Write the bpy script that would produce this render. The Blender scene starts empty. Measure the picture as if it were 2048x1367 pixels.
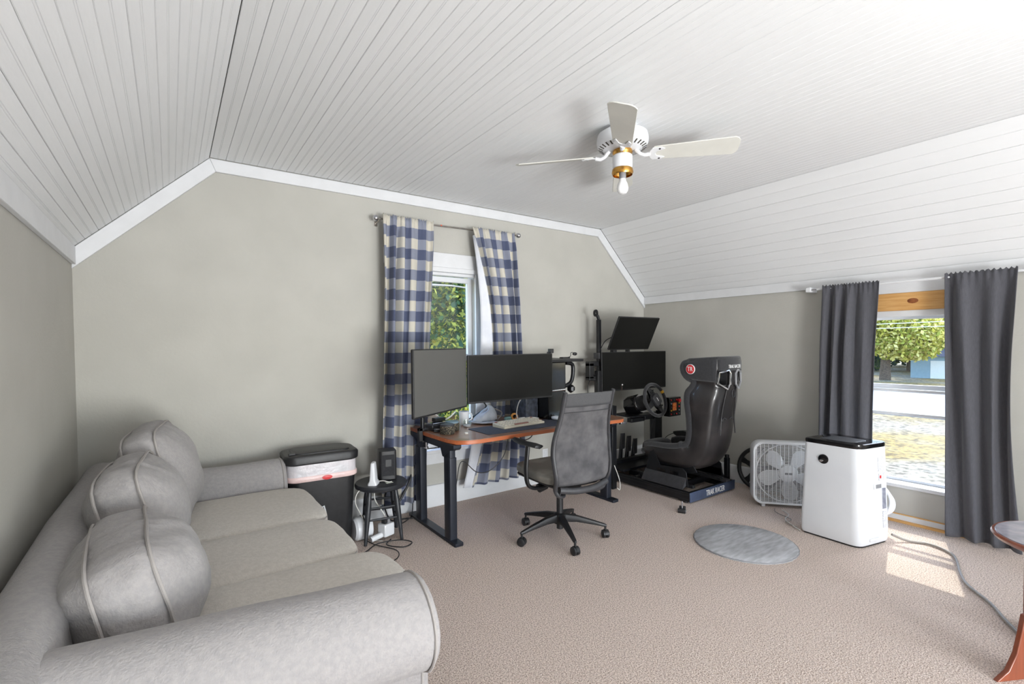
import bpy, bmesh, math, random
import numpy as np
from mathutils import Vector, Matrix, noise as mnoise
random.seed(7)
PI = math.pi
S = bpy.context.scene
COL = S.collection
V = Vector
def rad(a): return a*PI/180

# ------------------------------------------------------------------ camera
cam_d = bpy.data.cameras.new('camera'); cam = bpy.data.objects.new('camera', cam_d); COL.objects.link(cam)
yaw, pit, rol = rad(35.273), rad(-1.47), rad(-.479)
F = V((math.sin(yaw)*math.cos(pit), math.cos(yaw)*math.cos(pit), math.sin(pit)))
R = V((math.cos(yaw), -math.sin(yaw), 0)); U = R.cross(F)
R2 = math.cos(rol)*R+math.sin(rol)*U; U2 = R2.cross(F)
M = Matrix(((R2.x, U2.x, -F.x, 0), (R2.y, U2.y, -F.y, 0), (R2.z, U2.z, -F.z, 1.4), (0, 0, 0, 1)))
cam.matrix_world = M
cam_d.sensor_width = 36; cam_d.lens = 966.393/2048*36; cam_d.shift_y = 28.4/2048
cam_d.clip_start = .02; cam_d.clip_end = 500
S.camera = cam

# ------------------------------------------------------------------ light
S.view_settings.view_transform = 'Standard'; S.view_settings.look = 'None'
S.view_settings.gamma = 1; S.view_settings.use_curve_mapping = False
S.view_settings.exposure = 0.26
w = bpy.data.worlds.new('world'); S.world = w; w.use_nodes = True
nt = w.node_tree; bg = nt.nodes['Background']
sky = nt.nodes.new('ShaderNodeTexSky'); sky.sky_type = 'NISHITA'; sky.sun_disc = False
sky.sun_elevation = rad(50); sky.sun_rotation = rad(95)
nt.links.new(sky.outputs[0], bg.inputs[0]); bg.inputs[1].default_value = 1.15
sd = bpy.data.lights.new('sun', 'SUN'); sd.energy = 3.8; sd.angle = rad(.6); sd.color = (1, .95, .86)
so = bpy.data.objects.new('sun', sd); COL.objects.link(so)
sdir = V((-1.0, -.33, -1.28)); so.rotation_euler = sdir.to_track_quat('-Z', 'Y').to_euler(); so.location = (30, -3, 38)
def area(name, loc, direc, sx, sy, e, col=(1, 1, 1)):
    d = bpy.data.lights.new(name, 'AREA'); d.shape = 'RECTANGLE'; d.size = sx; d.size_y = sy; d.energy = e; d.color = col
    o = bpy.data.objects.new(name, d); COL.objects.link(o); o.location = loc
    o.rotation_euler = V(direc).to_track_quat('-Z', 'Y').to_euler(); return o
# added fill lamps, set in made-up openings of the rear wall
area('rear_fill_light', (3.3, -4.22, 1.25), (0, 1, .12), 1.5, 1.3, 66, (.95, .98, 1))
area('rear_fill_light', (.75, -4.22, 1.25), (.1, 1, .12), 1.3, 1.3, 56, (.95, .98, 1))
# more added fill lamps, low behind the camera, brightening the ceiling and far end
area('bounce_fill', (1.6, -2.2, .3), (.05, .2, 1), 3.6, 2.6, 38, (.96, .985, 1))
fl = area('bounce_fill', (1.2, -3.0, .3), (1.2, 5.6, 2.2), 1.6, 1.2, 90, (.97, .99, 1)); fl.data.spread = rad(100)

# ------------------------------------------------------------------ materials
def lin(c):
    r = []
    for x in c[:3]:
        x = x/255; r.append(x/12.92 if x <= .04045 else ((x+.055)/1.055)**2.4)
    return (*r, 1)
def mat(name, c, rough=.6, metal=0, c2=None, scale=20, det=4, bump=0, bscale=None, stretch=None, lo=.35, hi=.65, spec=.5, coat=0, alpha=1, sheen=0, trans=0):
    m = bpy.data.materials.new(name); m.use_nodes = True; n = m.node_tree.nodes; L = m.node_tree.links
    b = n['Principled BSDF']; b.inputs['Roughness'].default_value = rough; b.inputs['Metallic'].default_value = metal
    b.inputs['Base Color'].default_value = lin(c); b.inputs['Specular IOR Level'].default_value = spec
    b.inputs['Coat Weight'].default_value = coat; b.inputs['Alpha'].default_value = alpha
    b.inputs['Sheen Weight'].default_value = sheen; b.inputs['Transmission Weight'].default_value = trans
    tc = n.new('ShaderNodeTexCoord'); mp = n.new('ShaderNodeMapping'); L.new(tc.outputs['Object'], mp.inputs[0])
    if stretch: mp.inputs['Scale'].default_value = stretch
    nz = n.new('ShaderNodeTexNoise'); nz.inputs['Scale'].default_value = scale; nz.inputs['Detail'].default_value = det
    L.new(mp.outputs[0], nz.inputs['Vector'])
    if c2:
        r = n.new('ShaderNodeValToRGB'); r.color_ramp.elements[0].position = lo; r.color_ramp.elements[1].position = hi
        r.color_ramp.elements[0].color = lin(c); r.color_ramp.elements[1].color = lin(c2)
        L.new(nz.outputs[0], r.inputs[0]); L.new(r.outputs[0], b.inputs['Base Color'])
    if bump:
        nb = nz
        if bscale:
            nb = n.new('ShaderNodeTexNoise'); nb.inputs['Scale'].default_value = bscale; nb.inputs['Detail'].default_value = 3
            L.new(mp.outputs[0], nb.inputs['Vector'])
        bp = n.new('ShaderNodeBump'); bp.inputs['Strength'].default_value = bump; bp.inputs['Distance'].default_value = .01
        L.new(nb.outputs[0], bp.inputs['Height']); L.new(bp.outputs[0], b.inputs['Normal'])
    return m
wall_m = mat('wall_paint', (177, 175, 168), .75, c2=(182, 180, 173), scale=3, bump=.12, bscale=60, spec=.3)
white_m = mat('white_paint', (212, 213, 215), .5, c2=(217, 218, 220), scale=9, bump=.08, bscale=80)
plank_m = mat('plank_paint', (226, 227, 228), .55, c2=(220, 221, 222), scale=5, bump=.1, bscale=70, stretch=(1, .2, 1))
gap_m = mat('dark_gap', (70, 66, 60), .9)
carpet_m = mat('carpet', (164, 142, 129), .95, c2=(236, 218, 206), scale=150, det=6, bump=1.0, bscale=170, lo=.36, hi=.58, spec=.1, sheen=.2)
sofa_m = mat('sofa_fabric', (155, 152, 152), .95, c2=(164, 160, 159), scale=60, det=8, bump=.28, bscale=140, spec=.05, sheen=.1)
seatc_m = mat('seat_fabric', (190, 184, 176), .9, c2=(200, 194, 186), scale=60, det=8, bump=.28, bscale=140, spec=.05, sheen=.1)
pipe_m = mat('piping_fabric', (160, 155, 152), .9, bump=.2, scale=300)
black_m = mat('black_plastic', (26, 26, 28), .45, c2=(33, 33, 35), scale=30, bump=.05, bscale=300)
blackm_m = mat('black_metal', (22, 23, 26), .35, metal=.3, c2=(30, 31, 35), scale=12)
blacks_m = mat('black_gloss', (12, 12, 14), .12, c2=(16, 16, 18), scale=6)
navy_m = mat('desk_metal', (33, 37, 46), .38, metal=.3, c2=(38, 42, 52), scale=8)
dgray_m = mat('dark_grey_plastic', (52, 52, 55), .5, c2=(60, 60, 63), scale=30)
gray_m = mat('grey_plastic', (130, 131, 134), .5, c2=(140, 140, 143), scale=30)
wplast_m = mat('white_plastic', (222, 224, 227), .28, c2=(217, 219, 223), scale=4, coat=.3)
chrome_m = mat('chrome', (205, 205, 208), .15, metal=1, c2=(190, 190, 195), scale=10)
brass_m = mat('brass', (205, 160, 85), .25, metal=1, c2=(190, 140, 70), scale=40)
nickel_m = mat('brushed_nickel', (175, 168, 160), .3, metal=1, c2=(150, 145, 140), scale=30)
screen_m = mat('dark_screen', (17, 17, 16), .35, c2=(18, 18, 17), scale=2, spec=.25)
screen2_m = mat('reflection_grey_screen', (84, 84, 82), .42, c2=(88, 88, 86), scale=1.5, spec=.6)  # colour lightened to stand in for a reflection on the dark screen
mesh_m = mat('mesh_fabric', (72, 71, 74), .85, c2=(104, 102, 104), scale=9, det=5, bump=.5, bscale=600, alpha=.93)
seatleather_m = mat('grey_leather', (112, 109, 103), .5, c2=(172, 167, 156), scale=5, lo=.45, hi=.75, bump=.15, bscale=200)
fab_black = mat('black_velour', (36, 36, 39), .95, c2=(43, 43, 46), scale=60, bump=.2, bscale=500, sheen=.3)
carbon_m = mat('worn_shell', (34, 32, 33), .32, c2=(66, 61, 61), scale=4, det=8, lo=.45, hi=.8, bump=.1, bscale=200, coat=.3)
desktop_m = mat('desk_veneer', (140, 100, 78), .28, c2=(156, 114, 90), scale=8, stretch=(.35, 6, 6), coat=.3)
deskedge_m = mat('desk_edge', (158, 84, 48), .4, c2=(176, 98, 58), scale=10, stretch=(.4, 4, 4))
wood_m = mat('raw_pine', (196, 146, 84), .55, c2=(212, 166, 106), scale=9, det=6, stretch=(.5, .7, 8), bump=.1)
knot_m = mat('pine_knot', (120, 66, 30), .5, c2=(150, 88, 44), scale=30)
redwood_m = mat('red_brown_wood', (120, 60, 38), .3, c2=(142, 74, 48), scale=8, stretch=(5, 5, .5), coat=.4)
tabletop_m = mat('table_top_laminate', (150, 148, 160), .2, c2=(176, 172, 182), scale=16, coat=.5)
rug_m = mat('rug_pile', (170, 171, 174), .95, c2=(200, 201, 205), scale=8, det=6, stretch=(1, 5, 1), bump=.6, bscale=200)
tex_gray = mat('charcoal_curtain_fabric', (70, 70, 76), .9, c2=(78, 78, 84), scale=220, stretch=(1, 1, .15), bump=.2, bscale=500, sheen=.2)
lining_m = mat('white_lining', (224, 226, 232), .85, c2=(214, 217, 226), scale=12)
red_m = mat('red_paint', (196, 34, 38), .4, c2=(205, 45, 48), scale=20)
logo_w = mat('white_print', (235, 235, 235), .5, c2=(228, 228, 228), scale=20)
yellow_m = mat('yellow_band', (214, 160, 40), .5, c2=(225, 175, 60), scale=20)
blue_m = mat('blue_grey_plate', (74, 86, 112), .35, metal=.4, c2=(84, 97, 124), scale=10)
bag_m = mat('bin_liner', (196, 194, 198), .35, c2=(210, 204, 208), scale=14, bump=.5, bscale=30)
bagp_m = mat('pink_bin_liner', (222, 190, 188), .35, c2=(228, 202, 198), scale=14, bump=.5, bscale=30)
stool_m = mat('worn_black_paint', (38, 40, 44), .4, c2=(60, 62, 66), scale=12, lo=.5, hi=.8)
mat_m = mat('desk_mat', (64, 67, 78), .7, c2=(58, 61, 72), scale=60)
key_m = mat('keycap_beige', (206, 198, 180), .5, c2=(196, 188, 170), scale=100)
keyr_m = mat('keycap_brown', (150, 104, 92), .5, c2=(140, 96, 84), scale=100)
cable_w = mat('white_cable', (226, 224, 218), .5, c2=(216, 214, 208), scale=40)
cable_b = mat('black_cable', (24, 24, 26), .5, c2=(30, 30, 32), scale=40)
cable_g = mat('grey_cable', (138, 132, 126), .5, c2=(146, 140, 134), scale=40)
capcloth_m = mat('grey_cloth', (168, 172, 180), .85, c2=(186, 190, 198), scale=16, bump=.3, bscale=300)
trunk_m = mat('bark', (70, 56, 46), .9, c2=(96, 80, 66), scale=8, bump=.6)
blade_m = mat('fan_blade_paint', (198, 197, 190), .45, c2=(206, 205, 198), scale=6)
bulb_m = mat('frosted_bulb', (240, 240, 240), .25, c2=(236, 236, 236), scale=5)
road_m = mat('road', (146, 144, 150), .9, c2=(158, 156, 162), scale=2)
roof_m = mat('shingle', (80, 77, 88), .9, c2=(104, 100, 113), scale=20)
siding_m = mat('blue_siding', (128, 150, 166), .7, c2=(134, 156, 172), scale=4)
spk_m = mat('speckled_knit', (40, 37, 34), .9, c2=(120, 110, 90), scale=160, lo=.5, hi=.62)
def glass_mat():
    m = bpy.data.materials.new('window_glass'); m.use_nodes = True; n = m.node_tree.nodes; L = m.node_tree.links
    n.remove(n['Principled BSDF']); o = n['Material Output']
    t = n.new('ShaderNodeBsdfTransparent'); t.inputs[0].default_value = (.96, .98, .97, 1)
    g = n.new('ShaderNodeBsdfGlossy'); g.inputs['Roughness'].default_value = .03
    mx = n.new("ShaderNodeMixShader"); mx.inputs[0].default_value = .05; L.new(t.outputs[0], mx.inputs[1]); L.new(g.outputs[0], mx.inputs[2]); L.new(mx.outputs[0], o.inputs[0])
    return m
glass_m = glass_mat()
def clear_plastic():
    m = glass_mat(); m.name = 'clear_plastic'
    return m
def lawn_mat():
    m = mat('leafy_lawn', (196, 168, 84), .95); n = m.node_tree.nodes; L = m.node_tree.links; b = n['Principled BSDF']
    tc = n.new('ShaderNodeTexCoord')
    a = n.new('ShaderNodeTexNoise'); a.inputs['Scale'].default_value = .22; a.inputs['Detail'].default_value = 5
    c = n.new('ShaderNodeTexNoise'); c.inputs['Scale'].default_value = 5; c.inputs['Detail'].default_value = 6
    L.new(tc.outputs['Object'], a.inputs['Vector']); L.new(tc.outputs['Object'], c.inputs['Vector'])
    r1 = n.new('ShaderNodeValToRGB'); e = r1.color_ramp.elements; e[0].position = .42; e[0].color = lin((142, 132, 112)); e[1].position = .58; e[1].color = lin((142, 118, 58))
    r2 = n.new('ShaderNodeValToRGB'); e = r2.color_ramp.elements; e[0].position = .38; e[0].color = lin((110, 92, 66)); e[1].position = .56; e[1].color = (1, 1, 1, 1)
    L.new(a.outputs[0], r1.inputs[0]); L.new(c.outputs[0], r2.inputs[0])
    mx = n.new('ShaderNodeMix'); mx.data_type = 'RGBA'; mx.blend_type = 'MULTIPLY'; mx.inputs[0].default_value = .8
    L.new(r1.outputs[0], mx.inputs[6]); L.new(r2.outputs[0], mx.inputs[7]); L.new(mx.outputs[2], b.inputs['Base Color'])
    return m
lawn_m = lawn_mat()
def plaid_mat():
    m = mat('buffalo_check', (200, 200, 190), .9, sheen=.2); n = m.node_tree.nodes; L = m.node_tree.links; b = n['Principled BSDF']
    uv = n.new('ShaderNodeUVMap'); sp = n.new('ShaderNodeSeparateXYZ'); L.new(uv.outputs[0], sp.inputs[0])
    def band(out, off):
        a = n.new('ShaderNodeMath'); a.operation = 'ADD'; a.inputs[1].default_value = off; L.new(out, a.inputs[0])
        d = n.new('ShaderNodeMath'); d.operation = 'DIVIDE'; d.inputs[1].default_value = .167; L.new(a.outputs[0], d.inputs[0])
        f = n.new('ShaderNodeMath'); f.operation = 'FRACT'; L.new(d.outputs[0], f.inputs[0])
        g = n.new('ShaderNodeMath'); g.operation = 'GREATER_THAN'; g.inputs[1].default_value = .5; L.new(f.outputs[0], g.inputs[0]); return g.outputs[0]
    h, v = band(sp.outputs[0], 10.02), band(sp.outputs[1], 10.02)
    ad = n.new('ShaderNodeMath'); ad.operation = 'ADD'; L.new(h, ad.inputs[0]); L.new(v, ad.inputs[1])
    hf = n.new('ShaderNodeMath'); hf.operation = 'MULTIPLY'; hf.inputs[1].default_value = .5; L.new(ad.outputs[0], hf.inputs[0])
    r = n.new('ShaderNodeValToRGB'); r.color_ramp.interpolation = 'CONSTANT'; e = r.color_ramp.elements
    e[0].position = 0; e[0].color = lin((218, 213, 200)); e[1].position = .25; e[1].color = lin((146, 151, 168))
    k = e.new(.75); k.color = lin((86, 94, 122))
    L.new(hf.outputs[0], r.inputs[0]); L.new(r.outputs[0], b.inputs['Base Color'])
    # a little daylight passes through the weave
    tr = n.new('ShaderNodeBsdfTranslucent'); L.new(r.outputs[0], tr.inputs[0])
    mx = n.new('ShaderNodeMixShader'); mx.inputs[0].default_value = .25
    o = n['Material Output']; L.new(b.outputs[0], mx.inputs[1]); L.new(tr.outputs[0], mx.inputs[2]); L.new(mx.outputs[0], o.inputs[0])
    return m
plaid_m = plaid_mat()
def leaf_mat(name, ca, cb, cc):
    m = mat(name, ca, .7); n = m.node_tree.nodes; L = m.node_tree.links; b = n['Principled BSDF']
    g = n.new('ShaderNodeNewGeometry'); r = n.new('ShaderNodeValToRGB'); e = r.color_ramp.elements
    e[0].color = lin(ca); e[1].color = lin(cc); e[0].position = .1; e[1].position = .95; k = e.new(.5); k.color = lin(cb)
    L.new(g.outputs['Random Per Island'], r.inputs[0]); L.new(r.outputs[0], b.inputs['Base Color'])
    tr = n.new('ShaderNodeBsdfTranslucent'); L.new(r.outputs[0], tr.inputs[0])
    mx = n.new('ShaderNodeMixShader'); mx.inputs[0].default_value = .3
    L.new(b.outputs[0], mx.inputs[1]); L.new(tr.outputs[0], mx.inputs[2]); L.new(mx.outputs[0], n['Material Output'].inputs[0])
    return m
leaf_green = leaf_mat('green_leaves', (30, 70, 44), (58, 98, 46), (186, 186, 80))  # yellow end of the ramp paints in sunlit patches
leaf_yellow = leaf_mat('yellow_leaves', (136, 146, 50), (204, 194, 84), (232, 220, 146))
leaf_dark = leaf_mat('dark_leaves', (26, 56, 42), (46, 82, 50), (100, 120, 48))

# ------------------------------------------------------------------ mesh helpers
class MB:
    def __init__(s): s.v = []; s.f = []; s.uv = None
    def add(s, vs, fs):
        o = len(s.v); s.v += [tuple(p) for p in vs]; s.f += [tuple(i+o for i in f) for f in fs]; return s
    def box(s, x0, y0, z0, x1, y1, z1, m=None):
        vs = [V((x, y, z)) for z in (z0, z1) for y in (y0, y1) for x in (x0, x1)]
        if m: vs = [m @ p for p in vs]
        return s.add(vs, [(0, 2, 3, 1), (4, 5, 7, 6), (0, 1, 5, 4), (2, 6, 7, 3), (0, 4, 6, 2), (1, 3, 7, 5)])
    def cbox(s, c, d, m=None):
        return s.box(c[0]-d[0]/2, c[1]-d[1]/2, c[2]-d[2]/2, c[0]+d[0]/2, c[1]+d[1]/2, c[2]+d[2]/2, m)
    def loft(s, rings, closed=True, cap=True, loop=False):
        n = len(rings[0]); vs = [p for r in rings for p in r]; fs = []
        m = len(rings)
        for i in range(m if loop else m-1):
            a = i*n; b = ((i+1) % m)*n
            for j in range(n if closed else n-1):
                k = (j+1) % n; fs.append((a+j, a+k, b+k, b+j))
        if cap and closed and not loop: fs.append(tuple(range(n))[::-1]); fs.append(tuple((m-1)*n+j for j in range(n)))
        return s.add(vs, fs)
    def tube(s, pts, r, n=8, closed=False, flat=1.0):
        pts = [V(p) for p in pts]; m = len(pts); rs = r if isinstance(r, (list, tuple)) else [r]*m
        rings = []; up = None
        for i, p in enumerate(pts):
            a = pts[(i-1) % m] if (closed or i > 0) else p; b = pts[(i+1) % m] if (closed or i < m-1) else p
            t = (b-a).normalized()
            if up is None: up = V((0, 0, 1)) if abs(t.z) < .9 else V((1, 0, 0))
            x = t.cross(up)
            if x.length < 1e-4: x = t.cross(V((0, 1, 0)))
            x.normalize(); y = x.cross(t).normalized(); up = y
            rings.append([p+(x*math.cos(2*PI*j/n)+y*math.sin(2*PI*j/n)*flat)*rs[i] for j in range(n)])
        return s.loft(rings, True, not closed, closed)
    def cyl(s, a, b, r, r2=None, n=16): return s.tube([a, b], [r, r if r2 is None else r2], n)
    def lathe(s, prof, c=(0, 0, 0), n=24, m=None):
        rings = []
        for r, z in prof:
            rg = [V((max(r, 1e-4)*math.cos(2*PI*j/n), max(r, 1e-4)*math.sin(2*PI*j/n), z)) for j in range(n)]
            if m: rg = [m @ p for p in rg]
            rings.append([p+V(c) for p in rg])
        return s.loft(rings)
    def prism(s, poly, lo, hi, ax='z'):
        def P(a, b, h): return {'z': (a, b, h), 'y': (a, h, b), 'x': (h, a, b)}[ax]
        return s.loft([[V(P(a, b, lo)) for a, b in poly], [V(P(a, b, hi)) for a, b in poly]])
    def grid(s, fn, nu, nv, uvf=None, skip=None):
        o = len(s.v); s.v += [tuple(fn(i/nu, j/nv)) for j in range(nv+1) for i in range(nu+1)]
        for j in range(nv):
            for i in range(nu):
                if skip and skip((i+.5)/nu, (j+.5)/nv): continue
                a = o+j*(nu+1)+i; s.f.append((a, a+1, a+nu+2, a+nu+1))
        if uvf: s.uv = [uvf(i/nu, j/nv) for j in range(nv+1) for i in range(nu+1)]
        return s
    def ball(s, c, r, n=12, sc=(1, 1, 1)):
        return s.lathe([(math.sin(PI*i/n)*r, -math.cos(PI*i/n)*r) for i in range(n+1)], c, n*2, Matrix.Diagonal((*sc, 1)))
    def xf(s, m): s.v = [tuple(m @ V(p)) for p in s.v]; return s
def mkmesh(name, mb, m, sharp=38, recalc=True):
    me = bpy.data.meshes.new(name); me.from_pydata(mb.v, [], mb.f)
    if recalc:
        bm = bmesh.new(); bm.from_mesh(me); bmesh.ops.recalc_face_normals(bm, faces=bm.faces); bm.to_mesh(me); bm.free()
    if mb.uv:
        l = me.uv_layers.new(name='UVMap')
        for lp in me.loops: l.data[lp.index].uv = mb.uv[lp.vertex_index]
    me.polygons.foreach_set('use_smooth', [True]*len(me.polygons))
    if sharp: me.set_sharp_from_angle(angle=rad(sharp))
    me.materials.append(m); me.update(); return me
def obj(name, mb, m, parent=None, bev=0, sub=0, solid=0, label=None, kind=None, world=True, sharp=38, seg=2):
    """one mesh object; coordinates are world coordinates when world=True, else the parent thing's own"""
    o = bpy.data.objects.new(name, None) if False else None
    root = parent
    while root is not None and root.parent is not None: root = root.parent
    if root is not None and world:
        inv = (Matrix.Translation(root.location) @ Matrix.Rotation(root.rotation_euler.z, 4, 'Z')).inverted(); mb.xf(inv)
    o = bpy.data.objects.new(name, mkmesh(name, mb, m, sharp)); COL.objects.link(o)
    if parent is not None: o.parent = parent
    if bev:
        b = o.modifiers.new('bevel', 'BEVEL'); b.width = bev; b.segments = seg; b.limit_method = 'ANGLE'; b.angle_limit = rad(40)
    if solid:
        b = o.modifiers.new('solid', 'SOLIDIFY'); b.thickness = solid; b.offset = 0
    if sub:
        b = o.modifiers.new('sub', 'SUBSURF'); b.levels = sub; b.render_levels = sub
    if label: o['label'] = label
    if kind: o['kind'] = kind
    return o
def L_(o, label, cat, group=None):
    o['label'] = label; o['category'] = cat
    if group: o['group'] = group
    return o
def thing(name, label, cat, loc=(0, 0, 0), rz=0, group=None):
    o = bpy.data.objects.new(name, None); COL.objects.link(o); o.empty_display_size = .05
    o.location = loc; o.rotation_euler = (0, 0, rz); return L_(o, label, cat, group)
def struct(name, mb, m, **k):
    return obj(name, mb, m, kind='structure', **k)
def arc(c, r, a0, a1, n=8): return [(c[0]+r*math.cos(a0+(a1-a0)*i/n), c[1]+r*math.sin(a0+(a1-a0)*i/n)) for i in range(n+1)]
def rrect(x0, y0, x1, y1, r, n=5):
    return arc((x1-r, y1-r), r, 0, PI/2, n)+arc((x0+r, y1-r), r, PI/2, PI, n)+arc((x0+r, y0+r), r, PI, 1.5*PI, n)+arc((x1-r, y0+r), r, 1.5*PI, 2*PI, n)
def spline(pts, k=6, closed=False):
    pts = [V(p) for p in pts]; n = len(pts); out = []
    for i in range(n if closed else n-1):
        g = lambda j: pts[j % n] if closed else pts[min(max(j, 0), n-1)]
        a, b, c, d = g(i-1), g(i), g(i+1), g(i+2)
        for s in range(k):
            t = s/k; out.append(.5*((2*b)+(c-a)*t+(2*a-5*b+4*c-d)*t*t+(3*b-a-3*c+d)*t**3))
    if not closed: out.append(pts[-1])
    return out
def softbox(dx, dy, dz, k=6, n=14, bulge=(0, 0, 0), wr=0, seed=0, wf=6):
    """rounded cushion centred on the origin"""
    mb = MB(); idx = {}; vs = []; fs = []
    def vert(p):
        key = tuple(round(q, 5) for q in p)
        if key in idx: return idx[key]
        s = max(abs(q) for q in p)/(sum(abs(q)**k for q in p)**(1/k)); x, y, z = (q*s for q in p)
        bx = (1+bulge[0]*((1-y*y)*(1-z*z) if bulge[0] < .9 else (1-abs(y)**2.6)*(1-abs(z)**2.6))); by = (1+bulge[1]*(1-x*x)*(1-z*z)); bz = (1+bulge[2]*(1-x*x)*(1-y*y))
        q = V((x*dx/2*bx, y*dy/2*by, z*dz/2*bz))
        if wr:
            t = mnoise.noise(q*wf+V((seed, 3.1*seed, 0)))+.5*mnoise.noise(q*wf*2.3+V((seed, 0, seed)))
            q += q.normalized()*t*wr
        idx[key] = len(vs); vs.append(q); return idx[key]
    g = [-1+2*i/n for i in range(n+1)]
    for ax in range(3):
        for sg in (-1, 1):
            for i in range(n):
                for j in range(n):
                    c = []
                    for a, b in ((i, j), (i+1, j), (i+1, j+1), (i, j+1)):
                        p = [0, 0, 0]; p[ax] = sg; p[(ax+1) % 3] = g[a]; p[(ax+2) % 3] = g[b]; c.append(vert(p))
                    fs.append(tuple(c if sg > 0 else c[::-1]))
    return mb.add(vs, fs)
def copy_tree(o, parent=None):
    c = o.copy(); COL.objects.link(c)
    if parent is not None: c.parent = parent
    for ch in list(o.children): copy_tree(ch, c)
    return c
def text_mesh(body, size, depth=.001):
    cu = bpy.data.curves.new('text', 'FONT'); cu.body = body; cu.size = size; cu.extrude = depth; cu.align_x = 'CENTER'; cu.align_y = 'CENTER'; cu.resolution_u = 3
    o = bpy.data.objects.new('text', cu); COL.objects.link(o)
    bpy.context.view_layer.update()
    me = bpy.data.meshes.new_from_object(o.evaluated_get(bpy.context.evaluated_depsgraph_get()))
    mb = MB(); mb.v = [tuple(v.co) for v in me.vertices]; mb.f = [tuple(p.vertices) for p in me.polygons]
    bpy.data.objects.remove(o); return mb
def basis(x, y, z, o): return Matrix(((x[0], y[0], z[0], o[0]), (x[1], y[1], z[1], o[1]), (x[2], y[2], z[2], o[2]), (0, 0, 0, 1)))

# ------------------------------------------------------------------ room shell
XL, XR, YB, YF = -.457, 4.604, 3.79, -4.2
CL, CR, ZC, ZL, ZR = .239, 3.865, 2.642, 1.975, 1.925
def top(x):
    if x < CL: return ZL+(ZC-ZL)*(x-XL)/(CL-XL)
    if x > CR: return ZR+(ZC-ZR)*(XR-x)/(XR-CR)
    return ZC
TH = .14
def gable(mb, x0, x1, z0, y0, y1, z1=None):
    xs = [x0]+[c for c in (CL, CR) if x0 < c < x1]+[x1]
    poly = [(x0, z0), (x1, z0)]+([(x, top(x)+.03) for x in xs[::-1]] if z1 is None else [(x1, z1), (x0, z1)])
    mb.prism(poly, y0, y1, 'y')
struct('floor', MB().box(XL-TH, YF-TH, -.12, XR+TH, YB+TH, 0), carpet_m)
W1 = (1.52, 2.28, .50, 2.06)      # window 1 opening in the back wall: x0 x1 z0 z1
W2 = (.80, 1.68, .285, 1.63)      # window 2 opening in the right wall: y0 y1 z0 z1
mb = MB(); gable(mb, XL-TH, W1[0], 0, YB, YB+TH); gable(mb, W1[1], XR+TH, 0, YB, YB+TH)
gable(mb, W1[0], W1[1], 0, YB, YB+TH, W1[2]); gable(mb, W1[0], W1[1], W1[3], YB, YB+TH)
struct('wall_back', mb, wall_m)
struct('wall_left', MB().box(XL-TH, YF, 0, XL, YB, ZL+.03), wall_m)
mb = MB()
mb.box(XR, YF, 0, XR+TH, W2[0], ZR+.03); mb.box(XR, W2[1], 0, XR+TH, YB, ZR+.03)
mb.box(XR, W2[0], 0, XR+TH, W2[1], W2[2]); mb.box(XR, W2[0], W2[3], XR+TH, W2[1], ZR+.03)
struct('wall_right', mb, wall_m)
mb = MB()
for a, b, z0, z1 in ((XL-TH, .1, 0, None), (.1, 1.4, 0, .6), (.1, 1.4, 1.9, None), (1.4, 2.55, 0, None), (2.55, 4.05, 0, .6), (2.55, 4.05, 1.9, None), (4.05, XR+TH, 0, None)):
    gable(mb, a, b, z0, YF-TH, YF, z1)
struct('wall_front', mb, wall_m)  # its two openings are added for the rear fill lamps
# ceiling: dark backing with every board its own piece
mb = MB()
poly = [(XL-.01, ZL), (CL, ZC), (CR, ZC), (XR+.01, ZR)]; up = [(x, z+.06) for x, z in poly[::-1]]
poly2 = [(x, z+.012) for x, z in poly]
mb.prism(poly2+up, YF, YB+.01, 'y')
ceil = struct('ceiling', mb, gap_m)
def plank_mesh(w, bead, gap, name, end=.0235):
    g = gap/2; t = .0115
    p = [(g, t), (g, .0025), (g+.0025, 0)]
    if bead: c = w/2; p += [(c-.0055, 0), (c-.004, .002), (c-.0022, .0003), (c+.0010, 0), (c+.0028, .002), (c+.0043, 0)]
    p += [(w-g-.0025, 0), (w-g, .0025), (w-g, t)]
    return mkmesh(name, MB().prism(p, YF, YB-end, 'y'), plank_m, 20)
def run_planks(x0, z0, x1, z1, n, bead):
    Ln = math.hypot(x1-x0, z1-z0); w_ = Ln/n; ang = math.atan2(z1-z0, x1-x0)
    ms = [plank_mesh(w_, bead, gp, 'plank', .029 if abs(ang) < .01 else .0225) for gp in (.0006, .0012, .0022, .0042)]
    for i in range(n):
        o = bpy.data.objects.new('plank', random.choices(ms, [5, 4, 2, 1.2] if bead else [8, 5, 1.5, .4])[0]); COL.objects.link(o); o.parent = ceil
        d = i*w_; o.location = (x0+math.cos(ang)*d, 0, z0+math.sin(ang)*d+random.uniform(-.0006, .0006)); o.rotation_euler = (0, -ang, 0)
run_planks(XL, ZL, CL, ZC, 11, True); run_planks(CL, ZC, CR, ZC, 39, True); plank_w = (9, 4, 1, .3); run_planks(CR, ZC, XR, ZR, 11, False)
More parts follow.
